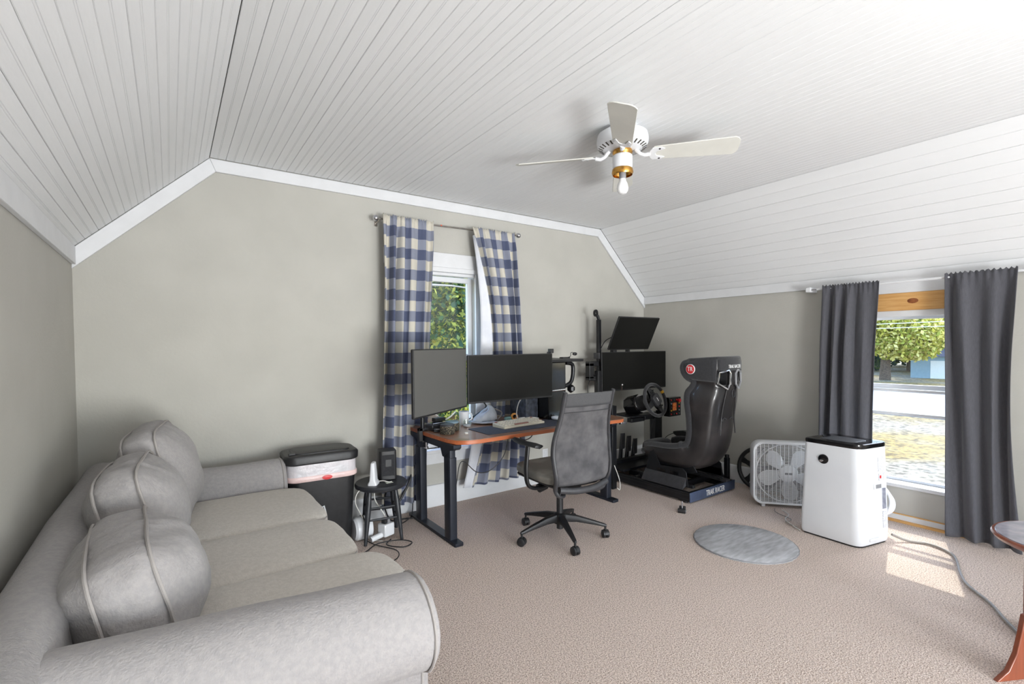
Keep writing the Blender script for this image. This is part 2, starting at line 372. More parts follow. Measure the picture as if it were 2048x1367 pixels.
# trims under the ceiling
def trim(name, pts, wd=.082, th=.018):   # board on the back wall following pts, hanging below them
    (xa, za), (xb, zb) = pts
    def inner(x, z): return z
    mb = MB(); 
    return mb
tw = .085
kl = math.tan(math.atan2(ZC-ZL, CL-XL)/2); kr = math.tan(math.atan2(ZC-ZR, XR-CR)/2)
il, ir = (CL+tw*kl, ZC-tw), (CR-tw*kr, ZC-tw)
sl = (XL, ZL-tw/math.cos(math.atan2(ZC-ZL, CL-XL))); sr = (XR, ZR-tw/math.cos(math.atan2(ZC-ZR, XR-CR)))
for nme, pl in (('trim_1', [(XL, ZL), (CL, ZC), il, sl]), ('trim_2', [(CL, ZC), (CR, ZC), ir, il]), ('trim_3', [(CR, ZC), (XR, ZR), sr, ir])):
    q = [(x, z-(.001 if i < 2 else 0)) for i, (x, z) in enumerate(pl)]
    struct(nme, MB().prism(q, YB-.02, YB, 'y'), white_m, bev=.004)
struct('trim_4', MB().prism([(XL, ZL-.004), (XL, ZL-.092), (XL+.02, ZL-.092), (XL+.02, ZL+.012)], YF, YB-.02, 'y'), white_m, bev=.003)
struct('trim_5', MB().prism([(XR, ZR-.004), (XR, ZR-.075), (XR-.02, ZR-.075), (XR-.02, ZR+.012)], YF, YB-.02, 'y'), white_m, bev=.003)
bp = lambda y, s: [(y, 0), (y-s*.02, 0), (y-s*.02, .17), (y-s*.012, .185), (y, .19)]
struct('baseboard_back', MB().prism(bp(YB, 1), XL, XR, 'x'), white_m, bev=.002)
struct('baseboard_left', MB().prism([(XL+a, z) for a, z in ((0, 0), (.02, 0), (.02, .17), (.012, .185), (0, .19))], YF, YB-.02, 'y'), white_m)
mb = MB(); pr_ = [(XR-a, z) for a, z in ((0, 0), (.02, 0), (.02, .15), (.012, .165), (0, .17))]
mb.prism(pr_, 1.74, YB-.02, 'y'); mb.prism(pr_, YF, .74, 'y')
struct('baseboard_right', mb, white_m)

# ---- window 1
x0, x1, z0, z1 = W1
win = struct('window_1', MB().box(x0-.09, YB-.022, z0-.02, x0+.01, YB+.002, z1+.04).box(x1-.01, YB-.022, z0-.02, x1+.075, YB+.002, z1+.04).box(x0-.1, YB-.026, z1, x1+.085, YB+.002, z1+.13), white_m, bev=.003)
obj('window_head', MB().box(x0-.06, YB-.04, z1-.035, x1+.05, YB+.03, z1+.005).box(x0, YB-.005, z1-.06, x1, YB+.05, z1-.035), white_m, win, bev=.003)
obj('window_sill', MB().box(x0-.1, YB-.07, z0-.03, x1+.1, YB+.06, z0), white_m, win, bev=.005)
obj('window_apron', MB().box(x0-.07, YB-.02, z0-.13, x1+.07, YB, z0-.03), white_m, win, bev=.003)
def sash(y, xa, xb, za, zb, par, t=.045):
    s = obj('sash', MB().box(xa, y, za, xa+t, y+.035, zb).box(xb-t, y, za, xb, y+.035, zb).box(xa+t, y, za, xb-t, y+.035, za+t+.015).box(xa+t, y, zb-t, xb-t, y+.035, zb), white_m, par, bev=.002)
    obj('pane', MB().box(xa+t-.005, y+.015, za+t, xb-t+.005, y+.019, zb-t+.005), glass_m, s)
sash(YB+.07, x0, x1, 1.25, z1-.06, win); sash(YB+.03, x0, x1, z0, 1.30, win)
# ---- window 2
y0, y1, z0, z1 = W2
win = struct('window_2', MB().box(XR-.018, y1-.005, .02, XR+.002, y1+.05, ZR-.08).box(XR-.018, y0-.05, .02, XR+.002, y0+.005, ZR-.08).box(XR-.02, y0, 1.765, XR+.002, y1, 1.845), white_m, bev=.003)
hd = obj('header_board', MB().box(XR-.024, y0, 1.63, XR+.002, y1, 1.765), wood_m, win, bev=.004, label='raw pine board with a dark knot')
mk = Matrix.Translation((XR-.0245, 1.235, 1.70)) @ Matrix.Rotation(PI/2, 4, 'Y')
obj('knot', MB().lathe([(.001, -.001), (.022, -.0015), (.026, 0), (.001, .001)], (0, 0, 0), 20, mk @ Matrix.Diagonal((.75, 1.3, 1, 1))), knot_m, hd)
obj('window_stop', MB().box(XR-.012, y0, 1.585, XR+.05, y1, 1.632), white_m, win, bev=.004)
obj('window_sill', MB().box(XR-.022, y0, .262, XR+.1, y1, .29), white_m, win, bev=.004)
obj('lower_panel', MB().box(XR-.012, y0, .055, XR+.002, y1, .262), wall_m, win, bev=.002)
obj('base_strip', MB().box(XR-.03, y0-.02, .012, XR-.01, y1+.02, .055), white_m, win, bev=.002)
obj('floor_batten', MB().box(XR-.052, y0+.1, .0, XR-.03, y1+.02, .018).box(XR-.024, y0-.02, .053, XR-.01, y1+.02, .062), wood_m, win)
def sash_x(x, ya, yb, za, zb, par, t=.04, name='sash'):
    s = obj(name, MB().box(x, ya, za, x+.03, ya+t, zb).box(x, yb-t, za, x+.03, yb, zb).box(x, ya+t, za, x+.03, yb-t, za+t).box(x, ya+t, zb-t, x+.03, yb-t, zb), wplast_m, par, bev=.002)
    obj('pane', MB().box(x+.012, ya+t-.004, za+t-.004, x+.016, yb-t+.004, zb-t+.004), glass_m, s)
sash_x(XR+.09, y0, y1, 1.02, 1.60, win, .035); sash_x(XR+.05, y0, y1, .815, 1.02, win, .022, 'raised_sash'); sash_x(XR+.115, y0, y1, .29, 1.04, win, .02, 'storm_sash')
# ---- frames of unseen rear windows, added only to carry the fill lamps
for i, (a, b) in enumerate(((.1, 1.4), (2.55, 4.05))):
    struct('window_%d' % (3+i), MB().box(a-.07, YF-.002, .53, a, YF+.02, 1.97).box(b, YF-.002, .53, b+.07, YF+.02, 1.97).box(a, YF-.002, 1.9, b, YF+.02, 1.97).box(a, YF-.002, .53, b, YF+.02, .6), white_m, bev=.003)

# ------------------------------------------------------------------ sofa
ARM_Z, NY, FY = .50, 1.455, 3.50
sofa = thing('sofa', 'large light grey slipcovered sofa with rolled arms along the left wall', 'sofa', (.1, 2.45, 0))
mb = MB().box(-.40, 1.50, .03, .60, 3.52, .335)
obj('seat_base', mb, sofa_m, sofa, bev=.03, seg=3)
ring = lambda y: [V((x, y, z)) for x, z in [(-.44, .03), (-.24, .03), (-.20, .34), (-.225, .55)]+arc((-.33, .655), .095, -.1, PI-.2, 9)+[(-.44, .55)]]
mb = MB().loft([ring(y) for y in (1.30, 1.34, 2.0, 2.6, 3.2, 3.58, 3.62)])
mb.v = [(x, y, z+.012*math.sin(y*3.1)+.008*mnoise.noise(V((x*4, y*4, z*4)))) for x, y, z in mb.v]
obj('backrest', mb, sofa_m, sofa, bev=.02, seg=3)
def arm(yc, s, x0, x1, dzb=0., skew=0.):
    # roll turned outwards (away from the seat) on side s
    def sec(x, k=1., r=.15):
        f = (x-x0)/(x1-x0); zc = ARM_Z+dzb*(1-f); y_ = yc+skew*(1-f)
        a = [(y_+s*r*math.cos(t)*k, zc+r*math.sin(t)*k) for t in [(-48+i*228/16)*PI/180 for i in range(17)]]
        b = [(y_-s*r*k, .35), (y_-s*.145*k, .03), (y_+s*.035*k, .03), (y_+s*.05*k, .36)]
        return [V((x, p, q+(.035*(1-k) if q < .1 else 0))) for p, q in a+b]
    xs = [x0+(x1-x0)*i/14 for i in range(14)]
    rr = [sec(x) for x in xs]+[sec(x1-.03), sec(x1-.008, .985), sec(x1, .93)]
    mb = MB().loft(rr)
    mb.v = [(x, y+.004*mnoise.noise(V((x*5, y*5, z*5+3))), z+.007*mnoise.noise(V((x*3.3, y*5, z*5)))) for x, y, z in mb.v]
    o = obj('armrest', mb, sofa_m, sofa, sharp=60)
    sc = sec(x1-.02, 1.012)
    obj('piping', MB().tube(sc[:17]+sc[17:19], .005, 6), pipe_m, o)
    obj('piping', MB().tube(sc[19:]+[sc[0]], .005, 6), pipe_m, o)
arm(NY, -1, -.42, .655, .06, .05); arm(FY, 1, -.42, .60, .0)
def seat_cushion(ya, yb, label, x1=.70, z1=.505, seed=1):
    cx, cy = (-.22+x1)/2, (ya+yb)/2
    o = thing('seat_cushion', label, 'cushion', (cx, cy, .335), 0, 'seat cushions of the sofa')
    mb = softbox(x1+.22, yb-ya-.004, z1-.345, 7, 18, (.03, .0, .14), .006, seed, 5); mb.xf(Matrix.Translation((cx, cy, (z1+.345)/2-.0)))
    obj('cushion_body', mb, seatc_m, o, sharp=70)
    e = .008; xb = x1-.012
    obj('piping', MB().tube([(-.08, yb-e, z1-.025), (x1-.12, yb-e, z1-.028), (x1-.03, yb-.025, z1-.035), (xb, yb-.06, z1-.04), (xb+.01, cy, z1-.035), (xb, ya+.06, z1-.04), (x1-.03, ya+.025, z1-.035), (x1-.12, ya+e, z1-.028), (-.08, ya+e, z1-.025)], .0035, 6), pipe_m, o)
seat_cushion(2.66, 3.352, 'sofa seat cushion next to the far arm and the bin', .69, seed=2)
seat_cushion(2.125, 2.655, 'middle sofa seat cushion, creased across its top', .685, seed=5)
seat_cushion(1.61, 2.12, 'sofa seat cushion half hidden behind the near rolled arm', .76, seed=9)
def back_cushion(loc, rz, tilt, w_, h_, t_, label, seed, fb=.55):
    o = thing('back_cushion', label, 'cushion', loc, rz, 'back cushions of the sofa')
    # x thickness, y width, z height
    mb = softbox(t_, w_, h_, 5, 44, (fb, .03, .07), .012, seed, 6)
    q_ = []
    for p in mb.v:      # gathers and creases running in from the seams
        p = V(p); e = max(abs(p.y)/(w_/2), abs(p.z)/(h_/2)); f_ = max(0, min(1, (e-.35)/.4))
        r_ = mnoise.noise(V((p.x*3, p.y*5+seed, p.z*26)))*(abs(p.y) > .55*w_/2)+mnoise.noise(V((p.x*3, p.y*26, p.z*5+seed)))*(abs(p.z) > .55*h_/2)
        s_ = mnoise.noise(V((p.x*9+seed, p.y*9, p.z*16)))
        q_.append(p+p.normalized()*(.0055*f_*r_+.005*(abs(s_)-.3)))
    mb.v = q_
    lean = Matrix.Translation((0, 0, h_/2)) @ Matrix.Rotation(-rad(tilt), 4, 'Y')
    mb.xf(lean); obj('cushion_body', mb, sofa_m, o, world=False, sharp=75)
    g = t_*.47
    for s in (-1, 1):
        pts = []
        for i in range(40):
            a = 2*PI*i/40; c, d = math.cos(a), math.sin(a); q = 5; n_ = (abs(c)**q+abs(d)**q)**(1/q)
            pts.append(lean @ V((s*g*(1-.08*abs(c*d)), c/n_*w_*.497, d/n_*h_*.50)))
        obj('piping', MB().tube(pts, .0055, 6, True), pipe_m, o, world=False)
back_cushion((-.105, 1.95, .475), rad(3), 14, .60, .35, .16, 'nearest of three plump back cushions, beside the near rolled arm', 3, 1.45)
back_cushion((-.11, 2.56, .485), rad(-4), 16, .60, .435, .15, 'middle of three plump sofa back cushions', 11, 1.2)
back_cushion((-.05, 3.15, .49), rad(-7), 15, .60, .49, .15, 'farthest and tallest sofa back cushion, beside the far arm', 21, 1.3)

# ------------------------------------------------------------------ bin, stool and what is around them
c = (.84, 3.54)
def canring(z, k, w_=.46, d_=.30, r=.07): return [V((x, y, z)) for x, y in [(c[0]+a, c[1]+b) for a, b in rrect(-w_/2*k, -d_/2*k, w_/2*k, d_/2*k, r*k)]]
rb = Matrix.Translation((c[0], c[1], 0)) @ Matrix.Rotation(rad(-3), 4, 'Z') @ Matrix.Translation((-c[0], -c[1], 0))
binn = thing('trash_bin', 'tall black plastic rubbish bin with lid and white liner beside the sofa', 'trash bin', (c[0], c[1], 0))
obj('bin_body', MB().loft([canring(.0, .80), canring(.01, .82), canring(.55, .97)]).xf(rb), black_m, binn)
obj('bin_liner', MB().loft([canring(.50, .985), canring(.515, 1.0), canring(.54, .985), canring(.615, .985)]).xf(rb), bag_m, binn, label='white plastic liner folded over the rim')
obj('liner_band', MB().loft([canring(.492, .99), canring(.497, 1.015), canring(.522, 1.02), canring(.528, 1.0)]).xf(rb), bagp_m, binn, label='pinkish drawstring edge of the liner')
obj('liner_tab', MB().lathe([(.001, -.004), (.02, -.003), (.022, .003), (.001, .005)], (0, 0, 0), 14, rb @ Matrix.Translation((c[0]+.02, c[1]-.155, .508)) @ Matrix.Rotation(PI/2, 4, 'X') @ Matrix.Diagonal((1.5, .7, 1, 1))), red_m, binn, label='red drawstring showing through the liner')
lid = obj('lid', MB().loft([canring(.605, 1.0), canring(.612, 1.05), canring(.655, 1.06), canring(.668, 1.02), canring(.672, .93)]).xf(rb), black_m, binn, bev=.004)
obj('lid_panel', MB().loft([canring(.668, .82), canring(.678, .81), canring(.680, .78)]).xf(rb), black_m, lid, bev=.003)
obj('lid_latch', MB().cbox((c[0]-.19, c[1]-.09, .678), (.04, .04, .008)).xf(rb), dgray_m, lid, bev=.002)
# white wire rack end seen between sofa and bin
t = thing('wire_rack', 'small white wire rack standing between sofa and bin', 'rack', (.80, 3.26, 0))
obj('wire_frame', MB().tube([(.735, 3.27, .02), (.735, 3.27, .335), (.80, 3.27, .35), (.81, 3.27, .30), (.80, 3.27, .02)], .006, 6), white_m, t)
obj('wire_loop', MB().tube([(.735, 3.33, .02), (.735, 3.33, .30), (.79, 3.33, .31), (.79, 3.33, .02)], .005, 6), white_m, t)
tag_o = L_(obj('plastic_bag', softbox(.14, .11, .15, 3, 10, (0, 0, 0), .02, 4, 16).xf(Matrix.Translation((.85, 3.31, .075))), bag_m, sharp=0), 'crumpled pale plastic bag on the carpet between sofa and bin', 'bag')

sx, sy = 1.24, 3.43
st = thing('stool', 'low round wooden stool in chipped black paint beside the bin', 'stool', (sx, sy, 0))
obj('seat', MB().lathe([(.02, .365), (.165, .365), (.182, .375), (.186, .392), (.178, .404), (.15, .407), (.02, .402)], (sx, sy, 0), 32), stool_m, st)
legs = [(-.155, -.11), (.09, -.155), (.145, .085), (-.085, .15)]
for dx, dy in legs:
    a, b = V((sx+dx*.72, sy+dy*.72, .367)), V((sx+dx*1.02, sy+dy*1.02, 0))
    obj('leg', MB().tube([a.lerp(b, t_) for t_ in (0, .12, .3, .5, .75, .9, 1)], [.014, .017, .021, .019, .015, .012, .011], 10), stool_m, st)
for i in range(4):
    for z in ((.245, .165) if i in (0, 2) else (.215, .135)):
        k = .72+.30*(1-z/.367); p, q = legs[i], legs[(i+1) % 4]
        obj('stretcher', MB().tube([(sx+p[0]*k, sy+p[1]*k, z), (sx+(p[0]+q[0])*k/2, sy+(p[1]+q[1])*k/2, z), (sx+q[0]*k, sy+q[1]*k, z)], [.007, .009, .007], 8), stool_m, st)
t = thing('router', 'slim upright white wifi router on the front of the black stool', 'router', (1.165, 3.37, .407), rad(55))
obj('body', MB().loft([[V((x, y, z)) for x, y in rrect(-w_, -d_, w_, d_, .012, 3)] for z, w_, d_ in ((0, .045, .032), (.012, .045, .032), (.03, .04, .022), (.15, .034, .014), (.158, .03, .011))]), wplast_m, t, world=False)
t = thing('speaker', 'small black box speaker at the back of the black stool', 'speaker', (1.305, 3.475, .407), rad(-12))
obj('cabinet', MB().loft([[V((x, y, z)) for x, y in rrect(-.062, -.065, .062, .065, .02, 4)] for z in (0, .008, .205, .213)]), black_m, t, world=False, bev=.003)
obj('grille', MB().box(-.045, -.0675, .03, .045, -.064, .185), fab_black, t, world=False, bev=.001)
obj('badge', MB().box(-.02, -.069, .10, .022, -.0672, .15), black_m, t, world=False)
L_(obj('charger_cable', MB().tube(spline([(1.19, 3.40, .415), (1.235, 3.37, .42), (1.27, 3.345, .411), (1.29, 3.35, .411)], 5), .003, 6), cable_w), 'short white cable trailing over the stool seat', 'cable')
L_(obj('paper_scrap', MB().box(1.245, 3.325, .4072, 1.295, 3.365, .4082), mat('pale_paper', (200, 205, 190), .8, c2=(210, 214, 200), scale=50)), 'small pale paper scrap on the stool seat', 'paper')
t = thing('power_socket_box', 'white power adapter cube with black plugs on carpet under stool', 'adapter', (1.245, 3.35, 0), rad(20))
obj('body', MB().box(-.045, -.04, .03, .045, .04, .12), wplast_m, t, world=False, bev=.008)
for i in range(2): obj('plug', MB().box(-.028+.03*i, -.02, .115, -.008+.03*i, .02, .15), [cable_b, gray_m][i], t, world=False, bev=.004)
obj('stem', MB().tube([(-.04, 0, .045), (-.12, .02, .03)], .02, 10), wplast_m, t, world=False)
t = thing('extender', 'round white device lying on carpet by the stool leg', 'device', (1.10, 3.45, 0), rad(0))
obj('shell', MB().loft([[V((x, .085*math.cos(a)*k, .085+.085*math.sin(a)*k)) for a in [2*PI*i/24 for i in range(24)]] for x, k in ((-.06, .8), (-.045, .97), (.05, 1), (.06, .93))]), wplast_m, t, world=False)
obj('black_ring', MB().loft([[V((x, .087*math.cos(a), .087+.086*math.sin(a))) for a in [2*PI*i/24 for i in range(24)]] for x in (.0, .008)]), black_m, t, world=False)
def cable(pts, r, m, label, name='cable', k=6): return L_(obj(name, MB().tube(spline(pts, k), r, 6), m), label, 'cable')
cable([(1.25, 3.37, .14), (1.23, 3.36, .19), (1.19, 3.42, .28), (1.2, 3.44, .36)], .004, cable_w, 'white cable rising under the stool from the adapter cube')
cable([(1.12, 3.40, .40), (1.05, 3.38, .36), (1.045, 3.40, .28), (1.10, 3.42, .16), (1.13, 3.40, .02), (1.2, 3.30, .012)], .0035, cable_w, 'thin white cable hanging down the left side of the stool')
cable([(1.26, 3.30, .012), (1.20, 3.22, .012), (1.28, 3.12, .012), (1.36, 3.16, .012), (1.30, 3.24, .016), (1.16, 3.28, .012), (1.05, 3.20, .012), (.98, 3.16, .012)], .004, cable_b, 'black cable looped on the carpet in front of the stool')
cable([(1.10, 3.36, .02), (1.14, 3.26, .012), (1.22, 3.10, .012), (1.18, 2.98, .012), (1.05, 2.92, .012)], .0035, cable_b, 'thin black cord running from stool toward the sofa front')
cable([(1.28, 3.42, .04), (1.36, 3.50, .012), (1.50, 3.58, .012), (1.58, 3.66, .03), (1.62, 3.73, .2)], .004, cable_b, 'black cable running from the stool to the desk leg')
cable([(1.30, 3.52, .42), (1.36, 3.60, .32), (1.33, 3.62, .18), (1.36, 3.58, .05), (1.46, 3.64, .012), (1.56, 3.60, .012)], .006, cable_b, 'thick black cable hanging behind the stool')
cable([(1.45, 3.60, .17), (1.52, 3.62, .26), (1.57, 3.64, .34), (1.60, 3.66, .42)], .009, cable_b, 'thick black lead rising from stool to the desk leg')

# ------------------------------------------------------------------ curtains and rods
def curtain(name, mfn, xa_t, xb_t, xa_b, xb_b, z0, z1, base, ax, nf, amp, m, label, group, bulge=None, ph=0., header=.045, cloth=1.7, hem=0):
    nu, nv = nf*14, 60
    def P(u, v):
        z = z1+(z0-z1)*v; k = v**1.15
        a = xa_t+(xa_b-xa_t)*k; b = xb_t+(xb_b-xb_t)*k
        if bulge: a += bulge[0]*math.sin(PI*v); b += bulge[1]*math.sin(PI*v)
        uu = u+.012*math.sin(7*u+3*v+ph)
        s = a+(b-a)*uu+.006*math.sin(2*PI*nf*u*1.5+5*v+ph)*min(1, v*4)
        am = amp*(.55+.75*min(1, v*3.5))*(1+.35*math.sin(3*u*nf*.37+ph))
        d = am*math.sin(2*PI*nf*u+ph+.9*math.sin(2.1*v+ph+2*u))+.35*am*math.sin(4.7*PI*nf*u*.5+1.7*ph+v)
        if v < .06: d = d*(.45+.55*v/.06)+.007*math.sin(2*PI*nf*3.3*u+ph)*(1-v/.06)
        zz = z+(.008*math.sin(9*PI*nf*u) if v == 0 else 0)+hem*v*math.sin(2*PI*u*1.3+ph)
        d += .030; return V((s, base-d, zz)) if ax == 'x' else V((base-d, s, zz))
    w_ = abs(xb_t-xa_t)*cloth
    mb = MB().grid(P, nu, nv, lambda u, v: (u*w_, z1+(z0-z1)*v))
    o = obj(name, mb, m, solid=.0025, sharp=0)
    return L_(o, label, 'curtain', group), P
g1 = 'checked curtains at the back window'
c1, P1 = curtain('curtain', None, 1.365, 1.80, 1.315, 1.70, .12, 2.415, 3.69, 'x', 5, .027, plaid_m, 'blue and cream checked curtain left of the back window', g1, (0., -.01), .4, cloth=1.35)
c2, P2 = curtain('curtain', None, 2.165, 2.62, 2.13, 2.72, .15, 2.42, 3.69, 'x', 5, .027, plaid_m, 'blue and cream checked curtain right of the back window, pulled aside', g1, (.20, .02), 1.3, cloth=1.35)
o = obj('lining', MB().grid(lambda u, v: P2(0, v*.97+.03)+V((-.075*math.sin(PI*min(1, v*1.05))*(1-u)-.0*(u), .035*(1-u)+.006, 0))-V((.07*v*(1-u), 0, 0)), 4, 30), lining_m, c2, solid=.002, sharp=0, world=False, label='white lining turned out at the inner edge')
t = thing('curtain_rod', 'thin metal rod with ball ends holding the checked curtains', 'curtain rod', (2.0, 3.70, 2.39))
obj('rod', MB().cyl((1.34, 3.69, 2.385), (2.68, 3.69, 2.415), .0065, n=10), nickel_m, t)
for x, z in ((1.325, 2.385), (2.695, 2.415)):
    obj('finial', MB().ball((x, 3.69, z), .024, 8), chrome_m, t)
    xx = x+(.035 if x < 2 else -.035)
    obj('bracket', MB().tube([(xx, 3.69, z), (xx, 3.72, z-.012), (xx, YB, z-.012)], .006, 8).box(xx-.012, YB-.005, z-.04, xx+.012, YB, z+.02), nickel_m, t)
L_(obj('ribbon_knot', softbox(.016, .016, .014, 3, 6, (0, 0, 0), .003, 1, 60).xf(Matrix.Translation((1.89, 3.69, 2.4))), mat('coral_tape', (226, 90, 66), .6, c2=(235, 110, 84), scale=40), sharp=0), 'tiny coral knot of tape on the curtain rod', 'tape')
g2 = 'charcoal curtains at the right window'
curtain('curtain', None, 1.81, 1.415, 1.83, 1.46, .02, 1.862, 4.50, 'y', 4, .02, tex_gray, 'charcoal curtain left of the right window, behind the air conditioner', g2, (0, .012), .2, cloth=1.2)
curtain('curtain', None, 1.03, .665, .99, .62, .02, 1.868, 4.50, 'y', 3, .03, tex_gray, 'wide charcoal curtain right of the right window, near the wooden table', g2, (0, .03), 2.2, cloth=1.2)
t = thing('curtain_rod', 'white tension rod holding the charcoal curtains', 'curtain rod', (4.49, 1.25, 1.84))
obj('rod', MB().cyl((4.49, 1.86, 1.838), (4.49, .60, 1.846), .009, n=12), white_m, t)
obj('rod_tip', MB().cyl((4.49, 1.92, 1.838), (4.49, 1.84, 1.838), .0045, n=8), chrome_m, t)
for y in (1.925, .56): obj('bracket', MB().box(4.475, y-.02, 1.82, XR, y+.02, 1.86), white_m, t, bev=.004)

# ------------------------------------------------------------------ standing desk
dk = thing('standing_desk', 'wide wood-topped standing desk on dark metal T-legs by the back window', 'desk', (2.4, 3.3, 0))
pl = [(1.575, 3.74), (1.565, 3.35), (1.575, 3.02), (1.60, 2.93), (1.66, 2.885), (1.76, 2.87), (2.2, 2.885), (2.7, 2.89), (3.10, 2.875)]+arc((3.17, 3.0), .13, -PI/2, 0, 6)+[(3.31, 3.3), (3.29, 3.74)]
obj('tabletop', MB().prism(pl, .734, .737), desktop_m, dk)
obj('edge_band', MB().prism(pl, .706, .734), deskedge_m, dk, bev=.003)
obj('cross_frame', MB().box(1.64, 3.20, .67, 3.2, 3.24, .705).box(1.64, 3.42, .67, 3.2, 3.46, .705), navy_m, dk)
for X in (1.605, 3.17):
    obj('foot', MB().prism([(x, y) for x, y in rrect(X-.035, 2.915, X+.035, 3.71, .012, 3)], 0, .024), navy_m, dk, bev=.003)
    for y in (3.04, 3.53):
        c_ = obj('leg', MB().prism(rrect(X-.03, y-.045, X+.03, y+.045, .01, 3), .024, .60), navy_m, dk)
        obj('leg_sleeve', MB().prism(rrect(X-.024, y-.038, X+.024, y+.038, .008, 3), .60, .66), navy_m, c_)
    obj('side_bracket', MB().prism([(2.93, .68), (2.95, .665), (3.0, .655), (3.08, .60), (3.1, .60), (3.13, .655), (3.44, .655), (3.47, .60), (3.5, .60), (3.58, .655), (3.7, .68), (3.7, .705), (2.93, .705)], X-.032, X+.032, 'x'), navy_m, dk, bev=.004)
obj('power_brick', MB().box(1.9, 3.3, .655, 2.3, 3.4, .70), black_m, dk, bev=.006)
obj('control_switch', MB().box(3.22, 2.90, .682, 3.29, 2.93, .704), chrome_m, dk, bev=.003)
cable([(2.08, 3.0, .69), (2.05, 3.02, .55), (1.95, 3.05, .45), (1.86, 3.1, .44), (1.78, 3.14, .52), (1.74, 3.15, .50), (1.68, 3.1, .36), (1.62, 3.07, .33)], .0035, cable_b, 'black cable sagging under the desk in two loops')
cable([(2.32, 3.0, .69), (2.30, 3.02, .655), (2.24, 3.03, .645), (2.2, 3.02, .685)], .004, cable_b, 'short black cable loop under the desk front edge')
cable([(3.20, 2.93, .12), (3.235, 2.93, .10), (3.25, 2.95, .18), (3.24, 3.0, .30)], .003, cable_w, 'thin white loop of cable by the right desk leg')
# desk mat and things on it
L_(obj('desk_mat', MB().prism(rrect(1.88, 2.955, 2.86, 3.27, .02, 4), .7375, .7405), mat_m), 'long dark blue-grey desk mat under the keyboard', 'desk mat')
kb = thing('keyboard', 'beige mechanical keyboard on the dark desk mat', 'keyboard', (2.30, 3.16, .7405), rad(5))
obj('case', MB().prism([(-.075, 0), (.075, 0), (.075, .034), (-.075, .018)], -.215, .215, 'x'), key_m, kb, world=False, bev=.004)
KW = .0265
km = {}
for r in range(5):
    xk = -.203
    row = [1]*15 if r != 4 else [1.3, 1.3, 1.3, 5.6, 1.3, 1.3, 1.3, 1.6]
    for j, kw in enumerate(row):
        wd = kw*.4/15; key = (round(wd, 4), 1 if (r == 4 and j == 3) or (r in (0,) and j in (0, 14)) else 0)
        if key not in km: km[key] = mkmesh('key', MB().loft([[V((x, y, 0)) for x, y in rrect(-wd/2+.001, -.0115, wd/2-.001, .0115, .002, 1)], [V((x, y, .008)) for x, y in rrect(-wd/2+.004, -.008, wd/2-.004, .0095, .002, 1)]]), keyr_m if key[1] else key_m)
        y = .058-r*.028
        o = bpy.data.objects.new('key', km[key]); COL.objects.link(o); o.parent = kb; o.location = (xk+wd/2, y, .026+y*.107+.0005); xk += wd
t = thing('mouse', 'small white and black computer mouse on the desk mat right end', 'mouse', (2.71, 3.17, .7405), rad(10))
obj('shell', softbox(.062, .11, .036, 2.6, 10).xf(Matrix.Translation((0, 0, .018))), wplast_m, t, world=False, sharp=0)
obj('wheel', MB().cyl((-.004, .03, .035), (.004, .03, .035), .008, n=10), black_m, t, world=False)
for i, (x, y, lab) in enumerate(((1.67, 3.20, 'front one of two squat speckled black canisters on the desk'), (1.765, 3.305, 'rear one of two squat speckled black canisters on the desk'))):
    t = thing('canister', lab, 'canister', (x, y, .737), 0, 'squat speckled canisters')
    obj('body', MB().lathe([(.01, 0), (.052, 0), (.056, .008), (.055, .052), (.05, .06), (.01, .06)], n=24), spk_m, t, world=False)
    obj('lid', MB().lathe([(.01, .0602), (.052, .058), (.053, .066), (.048, .072), (.01, .074)], n=24), [dgray_m, mat('blue_grey_rubber', (108, 128, 140), .4, c2=(118, 138, 150), scale=20)][i], t, world=False)
t = thing('dock', 'black and silver dock box behind the canisters on the desk', 'device', (1.70, 3.42, .737), rad(12))
obj('body', MB().box(-.09, -.05, 0, .09, .05, .045), dgray_m, t, world=False, bev=.006)
obj('top_plate', MB().box(-.07, -.035, .045, .05, .035, .055), chrome_m, t, world=False, bev=.004)
obj('upper_box', MB().box(-.02, .0, .055, .08, .05, .085), black_m, t, world=False, bev=.004)
t = thing('card_reader', 'small black gadget lying by the desk clamp', 'device', (1.655, 3.30, .737), rad(-25))
obj('body', MB().box(-.045, -.022, 0, .045, .022, .022), black_m, t, world=False, bev=.005)
obj('top_plate', MB().box(-.03, -.014, .022, .03, .014, .025), chrome_m, t, world=False)
L_(obj('bottle_cap', MB().lathe([(.002, 0), (.014, 0), (.014, .008), (.01, .011), (.002, .011)], (1.775, 3.105, .737), 14), cable_w), 'tiny pale cap beside the front canister', 'cap')
t = thing('cloth_cap', 'grey folded cloth cap lying behind the desk mat', 'cap', (2.17, 3.47, .737), rad(10))
def capf(u, v):
    a = 2*PI*u; r = .095*(1-.97*v**1.6)
    return V((r*math.cos(a)*1.25+.03*v, r*math.sin(a)*.8, .018+.098*math.sin(v*PI/2)**.9*(1+.28*math.cos(a))+.006*math.sin(5*a)*(1-v)))
obj('crown', MB().grid(capf, 28, 10), capcloth_m, t, world=False, sharp=0, solid=.003)
obj('brim', MB().loft([[V((x*1.0, y, z)) for x, y in arc((0, 0), .145, rad(150), rad(280), 10)+arc((0, 0), .09, rad(280), rad(150), 10)] for z in (.012, .02)]), capcloth_m, t, world=False)
obj('sweatband', MB().tube([(.105*math.cos(a), .068*math.sin(a), .012) for a in [2*PI*i/20 for i in range(20)]], .011, 6, True), dgray_m, t, world=False)
t = thing('mug', 'white mug standing under the left edge of the wide monitor', 'mug', (1.965, 3.47, .737))
obj('cup', MB().lathe([(.005, .004), (.03, 0), (.037, .01), (.043, .11), (.040, .112), (.034, .012), (.003, .01)], n=24), wplast_m, t, world=False)
